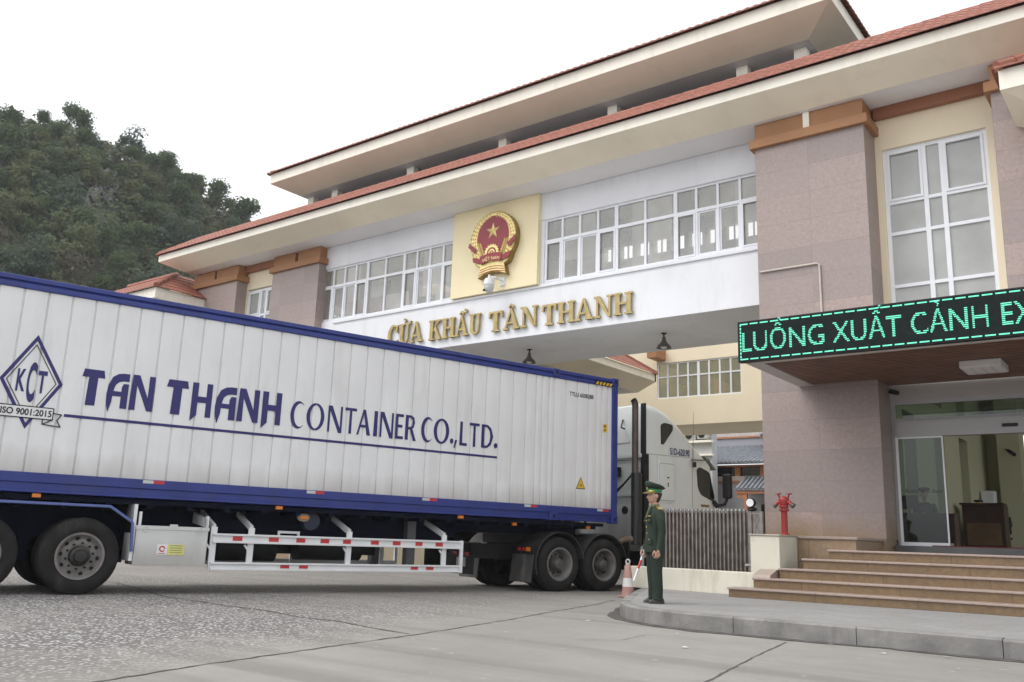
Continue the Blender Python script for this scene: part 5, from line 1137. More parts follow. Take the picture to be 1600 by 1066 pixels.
for k, y_ in ((1, 0), (-1, CW)):
    m = MB(); m.box(5.10, 5.24, *sorted((y_-k*.28, y_-k*.04)), 2.16, 2.76); mi = obj("wing_mirror", m, BLACKM, cab, bevel=.05)
    m = MB(); m.bar((4.94,y_+k*.06,1.98),(5.12,y_-k*.10,2.02),.07,.07); m.bar((5.12,y_-k*.10,2.0),(5.17,y_-k*.16,2.2),.07,.07); m.bar((4.90,y_+k*.06,2.10),(5.0,y_+k*.0,1.95),.06,.10); obj("mirror_arm", m, BLACKM, mi, bevel=.012)
    m = MB(); m.box(2.56, 2.61, *sorted((y_+k*.02, y_+k*.16)), 1.02, 4.23); m.box(2.615, 2.70, *sorted((y_+k*.02, y_+k*.048)), 1.0, 3.05); obj("side_extender", m, BLACKM, cab, bevel=.01)
    m = MB(); m.tube([(2.38,y_+k*.10,1.0),(2.38,y_+k*.10,2.6)], .125, 16); ex = obj("exhaust_muffler", m, mat("heat_shield_black",(.018,.018,.018),.4,.3,4), tk, smooth=True)
    m = MB(); m.tube([(2.36,y_+k*.13,2.55),(2.36,y_+k*.13,4.16),(2.34,y_+k*.13,4.24),(2.30,y_+k*.13,4.28)], .075, 16, cap=False); m.tube([(2.36,y_+k*.13,4.15),(2.33,y_+k*.13,4.25)], .066, 14); obj("exhaust_pipe", m, mat("sooty_steel",(.16,.125,.11),.4,.4,2.2,metal=.5,col2=(.045,.038,.036)), ex, smooth=True)
    m = MB(); m.tube([(2.05,y_+k*.30,1.02),(4.9,y_+k*.30,1.02)] if False else [(2.75,y_+k*.34,.72),(4.9,y_+k*.34,.72)], .31, 20); m.box(2.9,4.7,*sorted((y_+k*.03,y_+k*.2)),.40,.46); m.box(2.05,2.1,*sorted((y_+k*.02,y_+k*.5)),.45,1.05); obj("fuel_tank", m, BLACKM, tk, smooth=True)
    m = MB(); m.box(2.44, 2.52, *sorted((y_-k*.0,y_+k*.03)), .30, .98)
    for z in (.4,.55,.7,.85): m.box(2.47,2.49,*sorted((y_-k*.004,y_+k*.01)),z,z+.02)
    obj("step_post", m, mat("step_post_paint",(.50,.56,.60),.4,.1,3), tk)
    m = MB(); m.tube([(1.95,y_+k*.28,1.02),(2.2,y_+k*.2,1.14),(2.36,y_+k*.12,1.10)], .085, 12); obj("exhaust_elbow", m, mat("rusty_elbow",(.20,.15,.11),.6,.4,5), ex, smooth=True)
# rear face of the cab: recessed panels, badge, hoses
def rearp(name, poly, d, m_): mb = MB(); mb.prism(poly, lambda u, v, q: (2.62-q, u, v), -.01, d); return obj(name, mb, m_, cab, bevel=.004)
for a in (.55, 1.65): rearp("rear_boss", rounded([(a,3.35),(a+.55,3.35),(a+.40,3.75),(a+.15,3.75)], .07), .02, TRW)
rearp("rear_ledge", [(.12,2.98),(2.56,2.98),(2.56,3.06),(.12,3.06)], .07, TRW); rearp("rear_ledge", [(.12,2.10),(2.56,2.10),(2.56,2.16),(.12,2.16)], .05, TRW); rearp("rear_hatch", rounded([(.35,1.05),(.95,1.05),(1.05,1.85),(.40,1.85)], .1), .02, TRW); rearp("rear_seam", [(.12,2.93),(2.56,2.93),(2.56,2.945),(.12,2.945)], .004, CABL)
m = MB(); m.tube([(2.60,.70,1.78),(2.57,.70,1.78)], .09, 18); obj("round_badge", m, BLACKM, cab)
m = MB(); m.tube([(2.58,.25,2.75),(2.3,.45,2.35),(2.0,.75,1.95),(1.8,1.0,1.6),(1.65,1.2,1.35)], .022, 8); m.tube([(2.58,.30,2.70),(2.2,.65,2.1),(1.75,1.2,1.5)], .018, 8); m.tube([(2.6,.8,3.9),(2.45,.7,3.7),(2.5,.62,3.66)], .02, 6); obj("air_hose", m, BLACKM, cab, smooth=True)
m = MB(); m.box(2.5,2.6,.85,1.15,2.55,2.78); obj("connector_box", m, BLACKM, cab)
# ---------------------------------------------------------------- people
SKIN = mat("skin", (.50,.295,.21), .5, .12, 9); HAIR = mat("black_hair", (.012,.011,.010), .6, .2, 20)
UNI = mat("green_uniform_cloth", (.013,.027,.016), .85, .35, 7, bump=1.0, bscale=13); UNID = mat("green_trouser_cloth", (.011,.023,.015), .85, .35, 7, bump=1.0, bscale=12)
LEATH = mat("black_leather", (.014,.013,.013), .25, .2, 8); BRASS = mat("brass_trim", (.70,.50,.14), .3, .15, 12, metal=.7)
def skin_graph(nodes, edges, sub=2):
    """one continuous body grown round a skeleton of joints: nodes {name: (x,y,z,rx,ry)}"""
    names = list(nodes); me = bpy.data.meshes.new("b"); me.from_pydata([nodes[k][:3] for k in names], [(names.index(a), names.index(b_)) for a, b_ in edges], [])
    o = bpy.data.objects.new("b", me); COL.objects.link(o)
    md = o.modifiers.new("s", 'SKIN'); md.branch_smoothing = .3
    for i, k in enumerate(names):
        sv = me.skin_vertices[0].data[i]; sv.radius = nodes[k][3:5]; sv.use_root = (i == 0)
    sb = o.modifiers.new("u", 'SUBSURF'); sb.levels = sub; sb.render_levels = sub
    bpy.context.view_layer.update(); dg = bpy.context.evaluated_depsgraph_get(); r = bpy.data.meshes.new_from_object(o.evaluated_get(dg))
    m = MB(); m.add([tuple(v.co) for v in r.vertices], [tuple(p.vertices) for p in r.polygons]); bpy.data.objects.remove(o); bpy.data.meshes.remove(me); bpy.data.meshes.remove(r); return m
def head_mb(cx, cy, cz, h=.225, ry=0.):
    """head facing -Y: cranium, brow, nose, lips, chin, ears"""
    m = MB(); R = []; n = 24
    for i in range(19):
        t = i/18; z = -h/2+h*t
        prof = sqrt(max(0, 1-(2*t-1)**2))
        wd_ = .076*min(1, prof**.62)*(1 if t > .42 else .80+.20*t/.42); bk = .098*prof**.6*(1 if t > .45 else .62+.38*t/.45); ft = .092*min(1, prof**.5)*(1 if t > .25 else .86+.14*t/.25)
        ring = []
        for j in range(n):
            a = 2*pi*j/n; x = wd_*sin(a); c = -cos(a); y = c*(ft if c < 0 else bk)
            fx = max(0, 1-abs(sin(a))/.28) if c < 0 else 0; f2 = max(0, 1-abs(abs(sin(a))-.38)/.22) if c < 0 else 0
            if .34 < t < .58: y -= fx*.026*(1-abs(t-.40)/.2 if t > .40 else 1-(.40-t)/.06)      # nose
            if .56 < t < .64: y -= (fx*.004+f2*.006)                                              # brow
            if .48 < t < .56: y += f2*.008                                                         # eye hollows
            if .22 < t < .33: y -= fx*.007*(.6+.4*sin((t-.22)/.11*2*pi))                           # lips
            if .04 < t < .16: y -= fx*.008                                                         # chin
            ring.append((x, y, z))
        R.append(ring)
    m.rings(R)
    for s_ in (-1, 1): m.lathe([(.0,-.012),(.026,-.01),(.030,.0),(.022,.008),(.0,.005)], (s_*.079,.012,.0), 'X', 10)
    m.v = [tuple(Vector((cx,cy,cz))+Matrix.Rotation(ry, 3, 'Z') @ Vector(p)) for p in m.v]; return m
PX, PY = -6.42, 11.89
pr = thing("person", "guard in green uniform and peaked cap standing at attention on the pavement", "person", (PX, PY, ZP), radians(-42))
nd = {'pel':(0,0,.86,.12,.10),'waist':(0,0,1.0,.12,.09),'chest':(0,.01,1.18,.14,.10),'neckb':(0,.015,1.33,.06,.06),'neck':(0,.005,1.40,.052,.055),'skull':(0,-.005,1.50,.06,.07)}
ed = [('pel','waist'),('waist','chest'),('chest','neckb'),('neckb','neck'),('neck','skull')]
for s_, L_ in ((1,'l'),(-1,'r')):
    fw_ = -.06 if s_ < 0 else .0
    nd.update({L_+'sh':(s_*.165,.015,1.28,.055,.055), L_+'el':(s_*.205,.035,1.00,.043,.043), L_+'wr':(s_*.205,-.01+fw_,.765,.030,.026), L_+'hip':(s_*.085,0,.78,.085,.085), L_+'kn':(s_*.09,-.005,.45,.058,.058), L_+'an':(s_*.088,.012,.085,.034,.034), L_+'toe':(s_*.095,-.045,.035,.022,.016)})
    ed += [('chest',L_+'sh'),(L_+'sh',L_+'el'),(L_+'el',L_+'wr'),('pel',L_+'hip'),(L_+'hip',L_+'kn'),(L_+'kn',L_+'an'),(L_+'an',L_+'toe')]
    # hand: palm and curled fingers
    wx, wy = s_*.205, -.01+fw_
    nd[L_+'palm'] = (wx-s_*.002, wy-.02, .705, .017, .034); ed.append((L_+'wr', L_+'palm'))
bm_ = skin_graph(nd, ed)
hd = head_mb(0,-.012,1.515); bm_.add(hd.v, hd.f)
for s_ in (1,-1):
    wx, wy = s_*.203, -.03+(-.06 if s_ < 0 else 0)
    for k, (ln, dy) in enumerate(((.062,-.032),(.070,-.011),(.066,.010),(.052,.030))):
        b0 = Vector((wx, wy+dy, .69)); c1 = b0+Vector((s_*.006,-.004,-ln*.5)); c2 = c1+Vector((-s_*.022,-.006,-ln*.35)); c3 = c2+Vector((-s_*.022,-.002,ln*.12))
        bm_.tube([b0+Vector((0,0,.03)), b0, c1, c2, c3], [.011,.0105,.0098,.009,.0075], 8)
    t0 = Vector((wx-s_*.008, wy-.034, .735)); bm_.tube([t0, t0+Vector((-s_*.008,-.024,-.03)), t0+Vector((-s_*.022,-.028,-.058)), t0+Vector((-s_*.034,-.020,-.075))], [.013,.012,.010,.008], 8)
body = obj("body", bm_, SKIN, pr, smooth=True, auto=60)
m = MB()
for s_ in (-1, 1): m.lathe([(.0,0),(.007,.002),(.010,.006),(.0,.009)], (s_*.030,-.088,1.533), 'Y', 8)
obj("eyes", m, BLACKM, body); m = MB()
for s_ in (-1, 1): m.bar((s_*.016,-.100,1.553),(s_*.048,-.088,1.555),.006,.007)
obj("eyebrows", m, HAIR, body); m = MB(); m.bar((-.022,-.0995,1.468),(.022,-.0995,1.468),.004,.005); obj("mouth", m, mat("lip",(.22,.085,.07),.5), body)
def shell(rings_): m = MB(); m.rings(rings_); return m
def ell(cx, cy, z, rx, ry, n=28, p=2.3, tilt=0): return [(cx+rx*abs(cos(2*pi*i/n))**(2/p)*(1 if cos(2*pi*i/n) >= 0 else -1), cy+ry*abs(sin(2*pi*i/n))**(2/p)*(1 if sin(2*pi*i/n) >= 0 else -1), z+tilt*sin(2*pi*i/n)) for i in range(n)]
R = [ell(0,-.025,1.628-.06,.080,.100), ell(0,0,1.59,.079,.100)]
m = shell([ell(0,.010,z,rx,ry) for z, rx, ry in ((1.425,.050,.045),(1.47,.066,.070),(1.53,.079,.094),(1.565,.080,.099))])
m.v = [(x, y+.012 if y < 0 else y+.002, z) for x, y, z in m.v]; obj("hair", m, HAIR, body, smooth=True)
m = shell([ell(0,.0,.715,.185,.138), ell(0,.0,.75,.186,.140), ell(0,0,.86,.178,.135), ell(0,.0,1.0,.162,.122), ell(0,.005,1.10,.176,.128), ell(0,.010,1.2,.190,.130), ell(0,.014,1.27,.190,.118), ell(0,.018,1.315,.160,.095), ell(0,.020,1.345,.105,.075), ell(0,.015,1.372,.072,.068)])
for s_ in (1,-1):
    f_ = -.06 if s_ < 0 else 0
    m.tube([(s_*.13,.015,1.29),(s_*.178,.016,1.265),(s_*.195,.025,1.15),(s_*.208,.035,1.0),(s_*.21,.02+f_*.5,.88),(s_*.207,-.005+f_,.765),(s_*.207,-.012+f_,.745)], [.055,.068,.064,.058,.054,.048,.047], 16)
jk = obj("jacket", m, UNI, pr, smooth=True, auto=60)
m = shell([ell(0,0,z,rx,ry) for z, rx, ry in ((.74,.160,.115),(.80,.158,.115),(.88,.15,.11))])
for s_ in (1,-1): m.tube([(s_*.075,0,.80),(s_*.082,-.002,.70),(s_*.088,-.004,.45),(s_*.088,.012,.22),(s_*.09,.010,.075),(s_*.09,.006,.055)], [.105,.100,.082,.076,.074,.074], 18)
obj("trousers", m, UNID, pr, smooth=True, auto=60)
for s_ in (1,-1):
    m = shell([[(s_*.093+s_*.10*(-y if y < 0 else 0)+x, y, z) for x, y in pts] for z, pts in ((.004,[(.046*cos(a)*(1-.25*max(0,-sin(a))),.035+.125*sin(a)-.045) for a in [2*pi*i/20 for i in range(20)]]),(.03,[(.045*cos(a)*(1-.25*max(0,-sin(a))),.035+.123*sin(a)-.045) for a in [2*pi*i/20 for i in range(20)]]),(.06,[(.042*cos(a)*(1-.3*max(0,-sin(a))),.035+.10*sin(a)-.03) for a in [2*pi*i/20 for i in range(20)]]),(.085,[(.038*cos(a),.035+.05*sin(a)-.0) for a in [2*pi*i/20 for i in range(20)]]))])
    obj("shoe", m, LEATH, pr, smooth=True, auto=50)
# cap: green band, brass trim, wide dark crown tilted up at the front, black peak
m = shell([ell(0,.0,1.575,.083,.105), ell(0,0,1.622,.086,.108,tilt=-.006)]); cap = obj("cap_band", m, mat("bright_green_band",(.03,.20,.06),.7,.2,8), pr, smooth=True)
m = shell([ell(0,-.002,1.618,.087,.109,tilt=-.008), ell(0,.004,1.650,.118,.142,tilt=-.026), ell(0,.006,1.674,.126,.150,tilt=-.042), ell(0,.004,1.694,.110,.130,tilt=-.042), ell(0,0,1.704,.055,.065,tilt=-.02)]); obj("cap_crown", m, UNI, cap, smooth=True, auto=70)
m = MB(); m.rings([[(.082*sin(a)*k, -.105*cos(a)*k-.045*(k-1)/.35*cos(a)-.0, 1.580-dz) for a in [radians(-70+140*i/14) for i in range(15)]]+[(.082*sin(a)*k, -.105*cos(a)*k-.045*(k-1)/.35*cos(a), 1.574-dz) for a in [radians(70-140*i/14) for i in range(15)]] for k, dz in ((1.0,0),(1.18,.008),(1.35,.026))]); obj("cap_peak", m, mat("gold_edged_peak",(.20,.15,.04),.3,.3,6), cap, smooth=True)
m = MB(); m.tube([(.0855*sin(a), -.108*cos(a), 1.587) for a in [radians(-75+150*i/16) for i in range(17)]], .006, 6); m.lathe([(.022,0),(.02,.008),(.0,.012)], (0,-.122,1.628), 'Y', 12); m.v = [(x,y,z) for x,y,z in m.v]; obj("cap_badge", m, BRASS, cap)
m = MB()
for s_ in (1,-1): m.rings([[(s_*.075,-.032+.02,1.362),(s_*.075,.045,1.362),(s_*.075,.045,1.372),(s_*.075,-.012,1.372)], [(s_*.175,-.035+.02,1.322),(s_*.175,.055,1.322),(s_*.175,.055,1.334),(s_*.175,-.015,1.334)]])
obj("shoulder_board", m, BRASS, jk)
m = MB()
for z in (1.16,1.07,.98,.89): m.lathe([(.012,0),(.010,-.006),(.0,-.009)], (.012,-.130+(.007 if z < 1.0 else 0),z), 'Y', 10)
m.box(.055,.125,-.128,-.112,1.215,1.235); m.lathe([(.011,0),(.0,-.009)], (.10,-.122,1.165), 'Y', 8); m.lathe([(.011,0),(.0,-.009)], (-.10,-.122,1.165), 'Y', 8); m.lathe([(.012,0),(.0,-.009)], (.115,-.128,.89), 'Y', 8); obj("buttons", m, BRASS, jk)
m = MB()
for s_ in (1,-1):
    m.rings([[(s_*.06,-.128,1.185),(s_*.145,-.112,1.185),(s_*.145,-.117,1.14),(s_*.06,-.134,1.14)], [(s_*.06,-.132,1.186),(s_*.145,-.116,1.186),(s_*.145,-.121,1.139),(s_*.06,-.138,1.139)]])
    m.rings([[(s_*.06,-.130,.90),(s_*.165,-.105,.90),(s_*.17,-.108,.83),(s_*.06,-.134,.83)], [(s_*.06,-.135,.90),(s_*.166,-.110,.90),(s_*.171,-.113,.83),(s_*.06,-.139,.83)]])
    m.rings([[(s_*.02,-.130,1.19),(s_*.065,-.085,1.345),(s_*.10,-.085,1.29),(s_*.05,-.128,1.20)], [(s_*.02,-.137,1.19),(s_*.065,-.094,1.35),(s_*.105,-.093,1.29),(s_*.05,-.136,1.20)]])
obj("pocket_flap", m, UNID, jk); m = MB(); m.rings([[(-.016,-.072,1.375),(.016,-.072,1.375),(.02,-.132,1.20),(-.02,-.132,1.20)], [(-.016,-.078,1.378),(.016,-.078,1.378),(.02,-.137,1.20),(-.02,-.137,1.20)]]); obj("shirt_and_tie", m, mat("olive_shirt",(.12,.13,.06),.8), jk)
m = MB(); m.rings([ell(0,.006,1.362,.069,.066), ell(0,.004,1.398,.062,.062)]); obj("collar", m, mat("olive_shirt",(.12,.13,.06),.8), jk, smooth=True)
# baton: a thing held in the right hand
pm = Matrix.Translation((PX,PY,ZP)) @ Matrix.Rotation(radians(-42),4,'Z')
h0 = pm @ Vector((-.200,-.110,.675)); dirb = (pm.to_3x3() @ Vector((.30,-.42,-.86))).normalized()
p0 = h0-dirb*.12; bt = thing("baton", "white and red striped traffic baton pointing down from the guard's hand", "baton", tuple(p0))
for a, c, m_ in ((0,.16,"w"),(.16,.30,"r"),(.30,.50,"w"),(.50,.56,"r")) if False else ((0,.22,"w"),(.22,.36,"r"),(.36,.56,"w")):
    m = MB(); m.tube([p0+dirb*a, p0+dirb*c], .017, 12); obj("white_band" if m_ == "w" else "red_band", m, mat("baton_white",(.72,.72,.72),.4) if m_ == "w" else REDR, bt, world=True, smooth=True)
# ---------------------------------------------------------------- lobby furniture and the people inside
DWOOD = mat("dark_desk_wood", (.055,.020,.014), .3, .4, 3); MWOOD = mat("desk_front_wood", (.16,.09,.04), .4, .3, 2)
rd_ = thing("reception_desk", "dark red-brown reception desk with a lighter front panel deep in the lobby", "desk", (-4.95, 28.5, ZL))
m = MB(); m.box(-5.48,-4.42, 28.3, 28.36, ZL, 2.42); m.box(-5.48,-5.42,28.36,29.0,ZL,2.42); m.box(-4.48,-4.42,28.36,29.0,ZL,2.42); m.box(-5.52,-4.38,28.2,28.62,2.42,2.47); obj("desk_body", m, DWOOD, rd_, world=True)
m = MB(); m.box(-5.38,-4.52, 28.27, 28.302, ZL+.15, 1.92); obj("front_panel", m, MWOOD, rd_, world=True)
def sitter(x, y, z0, rz, label, capped, dark=False):
    t = thing("person", label, "person", (x, y, z0), rz, None)
    nd = {'pel':(0,0,.50,.13,.11),'chest':(0,0,.86,.15,.10),'neckb':(0,0,1.02,.06,.06),'neck':(0,-.01,1.08,.05,.05),'sk':(0,-.01,1.18,.05,.06)}; ed = [('pel','chest'),('chest','neckb'),('neckb','neck'),('neck','sk')]
    for s_, L_ in ((1,'l'),(-1,'r')):
        nd.update({L_+'sh':(s_*.17,0,.96,.055,.055), L_+'el':(s_*.23,-.10,.74,.043,.043), L_+'wr':(s_*.14,-.34,.76,.03,.026), L_+'kn':(s_*.11,-.42,.50,.07,.07), L_+'an':(s_*.11,-.40,.09,.045,.045), L_+'toe':(s_*.12,-.53,.04,.035,.03)})
        ed += [('chest',L_+'sh'),(L_+'sh',L_+'el'),(L_+'el',L_+'wr'),('pel',L_+'kn'),(L_+'kn',L_+'an'),(L_+'an',L_+'toe')]
    b_ = skin_graph(nd, ed, 1); h_ = head_mb(0,-.02,1.20); b_.add(h_.v, h_.f)
    for s_ in (1,-1):
        for k in range(4): q = Vector((s_*(.13-.018*k),-.36,.755)); b_.tube([q, q+Vector((0,-.05,-.004)), q+Vector((0,-.085,-.02))], [.011,.010,.008], 6)
        b_.tube([(s_*.12,-.34,.76),(s_*.085,-.38,.755),(s_*.07,-.41,.75)], [.012,.011,.009], 6)
    o_ = obj("body", b_, SKIN, t, smooth=True)
    m = shell([ell(0,0,z,rx,ry) for z, rx, ry in ((.44,.18,.15),(.6,.17,.14),(.85,.19,.13),(.96,.18,.11),(1.02,.09,.07))])
    for s_ in (1,-1): m.tube([(s_*.15,0,.96),(s_*.19,-.01,.94),(s_*.235,-.10,.74),(s_*.15,-.31,.765)], [.06,.065,.056,.045], 12)
    obj("jacket", m, UNI, t, smooth=True)
    m = MB()
    for s_ in (1,-1): m.tube([(s_*.09,.02,.50),(s_*.11,-.42,.50),(s_*.11,-.41,.3),(s_*.11,-.40,.08)], [.11,.085,.075,.07], 12)
    obj("trousers", m, UNID, t, smooth=True)
    if capped:
        m = shell([ell(0,-.01,1.265,.084,.105), ell(0,-.01,1.30,.087,.107), ell(0,-.01,1.325,.13,.15), ell(0,-.01,1.35,.12,.14), ell(0,-.01,1.365,.05,.06)]); c_ = obj("cap", m, UNI, t, smooth=True)
        m = shell([ell(0,-.01,1.27,.088,.110), ell(0,-.01,1.285,.088,.110)]); obj("cap_band", m, BRASS, c_, smooth=True)
    else:
        m = shell([ell(0,.0,z,rx,ry) for z, rx, ry in ((1.17,.07,.085),(1.24,.083,.102),(1.29,.078,.095),(1.325,.04,.05))]); obj("hair", m, HAIR, o_, smooth=True)
    m = MB(); m.box(-.2,.2,-.2,.2,.42,.46)
    return t
def stool(x, y, z, rz, lab):
    c = thing("office_chair", lab, "chair", (x, y, z), rz)
    m = MB(); m.box(-.22,.22,-.22,.22,.34,.40); obj("seat", m, BLACKM, c, bevel=.02); m = MB(); m.box(-.2,.2,.20,.24,.5,.95); m.box(-.03,.03,.22,.25,.38,.55); obj("backrest", m, BLACKM, c, bevel=.02)
    m = MB(); m.tube([(0,0,.05),(0,0,.34)], .03, 8)
    for k in range(5): m.bar((0,0,.07),(.26*cos(k*2*pi/5),.26*sin(k*2*pi/5),.03),.04,.04)
    obj("pedestal", m, BLACKM, c)
sitter(-5.24, 29.45, ZL+.10, 0, "seated officer whose cap and face show above the reception desk", True)
sitter(-4.70, 29.55, ZL+.0, 0, "seated bareheaded person whose dark hair shows above the reception desk", False)
sitter(-5.15, 22.55, ZL, radians(30), "uniformed person sitting at the dark desk behind the sliding glass door", True)
stool(-5.15, 22.62, ZL, radians(30), "black office chair under the person behind the glass door"); stool(-5.24, 29.5, ZL+.1, 0, "black office chair under the capped officer at the reception desk"); stool(-4.70, 29.6, ZL, 0, "black office chair under the bareheaded person at the reception desk")
m = MB(); m.box(-5.24-.3,-5.24+.3,29.1,29.9,ZL,ZL+.095); tag(obj("foot_platform", m, DWOOD), "low dark platform behind the reception desk", "platform")
wk = thing("work_desk", "dark office desk standing behind the sliding glass door", "desk", (-5.0, 21.9, ZL))
m = MB(); m.box(-5.6,-4.35, 21.7, 22.2, ZL+.70, ZL+.74); obj("desk_top", m, DWOOD, wk, world=True); m = MB(); m.box(-5.58,-5.54,21.72,22.2,ZL,ZL+.70); m.box(-4.41,-4.37,21.72,22.2,ZL,ZL+.70); m.box(-5.54,-4.41,21.74,21.77,ZL+.1,ZL+.70); obj("desk_panel", m, DWOOD, wk, world=True)
mo = thing("monitor", "black computer monitor on the desk behind the glass door", "monitor", (-5.35, 21.95, ZL+.74)); m = MB(); m.box(-5.58,-5.14,21.93,21.97,ZL+.84,ZL+1.15); obj("screen", m, BLACKM, mo, world=True, bevel=.01); m = MB(); m.box(-5.44,-5.28,21.88,22.04,ZL+.74,ZL+.76); m.box(-5.39,-5.33,21.97,22.0,ZL+.76,ZL+.9); obj("stand", m, BLACKM, mo, world=True)
cb = thing("white_cabinet", "plain white upright cabinet in the lobby behind the reception desk", "cabinet", (-5.35, 32.3, ZL)); m = MB(); m.box(-5.64,-5.24, 32.1, 32.5, ZL, 3.05); obj("cabinet_body", m, ALU, cb, world=True, bevel=.02); m = MB(); m.box(-5.62,-5.45,32.08,32.098,ZL+.1,3.0); m.box(-5.43,-5.26,32.08,32.098,ZL+.1,3.0); obj("cabinet_door", m, ALU, cb, world=True, bevel=.01)
sp = thing("wall_camera", "small dark camera on an arm high on the lobby wall pier", "security camera", (-4.9, 32.9, 4.35)); m = MB(); m.bar((-4.95,33.0,4.45),(-4.8,32.75,4.35),.04,.04); obj("arm", m, BLACKM, sp, world=True); m = MB(); m.tube([(-4.85,32.8,4.38),(-4.65,32.6,4.22)], .06, 10); obj("camera_body", m, BLACKM, sp, world=True)
# ---------------------------------------------------------------- rear wing across the far end of the passage
rw = thing("rear_wing", "cream rear wing bridging the far end of the passage with a wide white window", "building", (-16, 37, 0))
RYW = 37.2
m = MB(); m.box(-22.1,-19.95, RYW, RYW+.3, 6.45, 12); m.box(-15.75,-6.5, RYW, RYW+.3, 6.45, 12); m.box(-19.95,-15.75, RYW, RYW+.3, 6.45, 7.72); m.box(-19.95,-15.75, RYW, RYW+.3, 9.42, 12); m.box(-22.1,-6.5, RYW+.3, 41, 6.45, 6.8); m.box(-22.1,-6.5, 40.7, 41, 6.8, 12)
m.box(-40,-22.1, RYW, RYW+.4, 0, 10)
obj("wall", m, CREAM, rw, world=True)
m = MB(); xs = [-19.95+4.2*i/8 for i in range(9)]; y = RYW+.05
for i, x in enumerate(xs): hw = .035 if i % 4 else .06; m.box(max(x-hw,-19.95), min(x+hw,-15.75), y, y+.08, 7.72, 9.42)
for z in (7.72, 8.72, 9.36): m.box(-19.95,-15.75, y-.004, y+.084, z, z+.06)
wf = obj("window", m, ALU, rw, world=True); m = MB(); m.face([(-19.95,y+.04,7.72),(-15.75,y+.04,7.72),(-15.75,y+.04,9.42),(-19.95,y+.04,9.42)]); obj("pane", m, glass("rear_pane",(.35,.38,.33),1.6,.45,(.20,.21,.17)), wf, world=True, recalc=False)
# passage-side roof on the left
f, s_, w_ = MB(), MB(), MB()
eave(f, s_, w_, -26,-18.5, 24.0, 34.4, 8.0, .30, .9, .47)
f.box(-25.9,-18.5+-.0, 34.28, 34.4, 8.0, 8.3)
s_.face([(-25.9,34.39,7.997),(-18.503,34.39,7.997),(-19.4,33.5,7.574),(-25.9,33.5,7.574)])
obj("fascia", f, FASCIA, rw, world=True); obj("soffit", s_, SOFFIT, rw, world=True); obj("flat_soffit", w_, SOFFITW, rw, world=True)
t = MB(); tile_slope(t, -18.45, 23.95, 10.5, -1, 0, 8.32, 3.0, .70, 1, 1); ridge_tiles(t, (-18.47,34.43,8.36), (-21.4,31.5,10.45)); obj("roof_tiles", t, TILE, rw, world=True, recalc=False)
m = MB(); m.box(-23.0,-22.1, 24, 35, 0, 7.58); m.box(-21.0,-20.6, 34.0, 34.4, 0, 7.57); obj("passage_wall", m, CREAM, rw, world=True)
m = MB(); m.box(-20.55,-20.1, 33.2, 33.6, 0, 7.574); obj("stone_pier", m, PINK, rw, world=True)
m = MB(); m.box(-20.0,-19.5,36.3,RYW,9.55,10.1); obj("orange_eave_trim", m, ORANGE, rw, world=True)
# ---------------------------------------------------------------- grey-tiled house beyond
GW_ = mat("grey_plaster", (.33,.33,.36), .8, .1, .8, stain=.1); GTILE = mat("grey_roof_tile", (.27,.29,.32), .6, .3, 3, col2=(.17,.18,.20)); OW = mat("orange_wood", (.42,.17,.075), .6, .15, 2); FRET = granite("fretwork_band", (.62,.60,.58), (.56,.53,.50), (.35,.25,.2), .28, .14, (.30,.16,.10), rough=.7)
ch = thing("grey_tiled_house", "grey house with pantiled roof, orange woodwork and fretwork bands seen through the passage", "building", (-22, 52, 0))
m = MB(); m.box(-40,-10, 52, 52.4, 0, 5.0); m.box(-40,-10, 55.5, 56, 6.5, 9.3); obj("wall", m, GW_, ch, world=True)
m = MB(); m.box(-40,-10, 51.95, 52.4, 5.0, 5.28); obj("fretwork_band", m, FRET, ch, world=True); m = MB(); m.box(-40,-10, 55.42, 55.5, 7.75, 8.05) if False else m.box(-40,-10, 55.42, 55.5, 8.15, 8.45); obj("fretwork_band", m, FRET, ch, world=True)
m = MB(); m.box(-40,-10, 51.9, 52.0, 4.88, 4.99); m.box(-40,-10, 51.8, 52.1, 5.84, 5.95); m.box(-40,-10, 55.40,55.5, 8.04, 8.14)
for i in range(20): x = -38.4+i*1.6; m.box(x-.16, x+.16, 51.96, 52.3, 5.28, 5.85)
obj("orange_beam", m, OW, ch, world=True); m = MB(); m.box(-40,-10, 52.15, 52.3, 5.28, 5.85); obj("dark_window_strip", m, GLASSD, ch, world=True)
def pantile(mb, x0, x1, y0, z0, run, rise, tw=.27):
    n = int((x1-x0)/tw); 
    for i in range(n):
        x = x0+tw*(i+.5); mb.tube([(x,y0,z0+.05),(x,y0+run,z0+rise+.05)], .085, 8)
    mb.add([(x0,y0,z0),(x1,y0,z0),(x1,y0+run,z0+rise),(x0,y0+run,z0+rise)], [(0,1,2,3)]); mb.add([(x0,y0,z0-.06),(x1,y0,z0-.06),(x1,y0+run,z0+rise-.06),(x0,y0+run,z0+rise-.06)], [(0,1,2,3)])
m = MB(); pantile(m, -34,-14, 51.2, 6.0, 4.3, 1.45); obj("main_roof", m, GTILE, ch, world=True, recalc=False)
m = MB(); pantile(m, -21.95,-16, 50.4, 4.35, 1.6, .85); pr_ = obj("porch_roof", m, GTILE, ch, world=True, recalc=False); m = MB(); m.box(-21.4,-21.22, 50.5, 50.68, 0, 4.3); m.box(-18.5,-18.3,50.5,50.68,0,4.3); m.box(-21.9,-16,50.45,50.6,4.15,4.33); m.box(-21.8,-21.4,50.52,50.66,3.9,4.15); obj("porch_column", m, OW, pr_, world=True)
m = MB(); m.box(-20.95,-19.2, 51.97, 52.0, 1.4, 3.6); obj("doorway", m, DARK, ch, world=True)
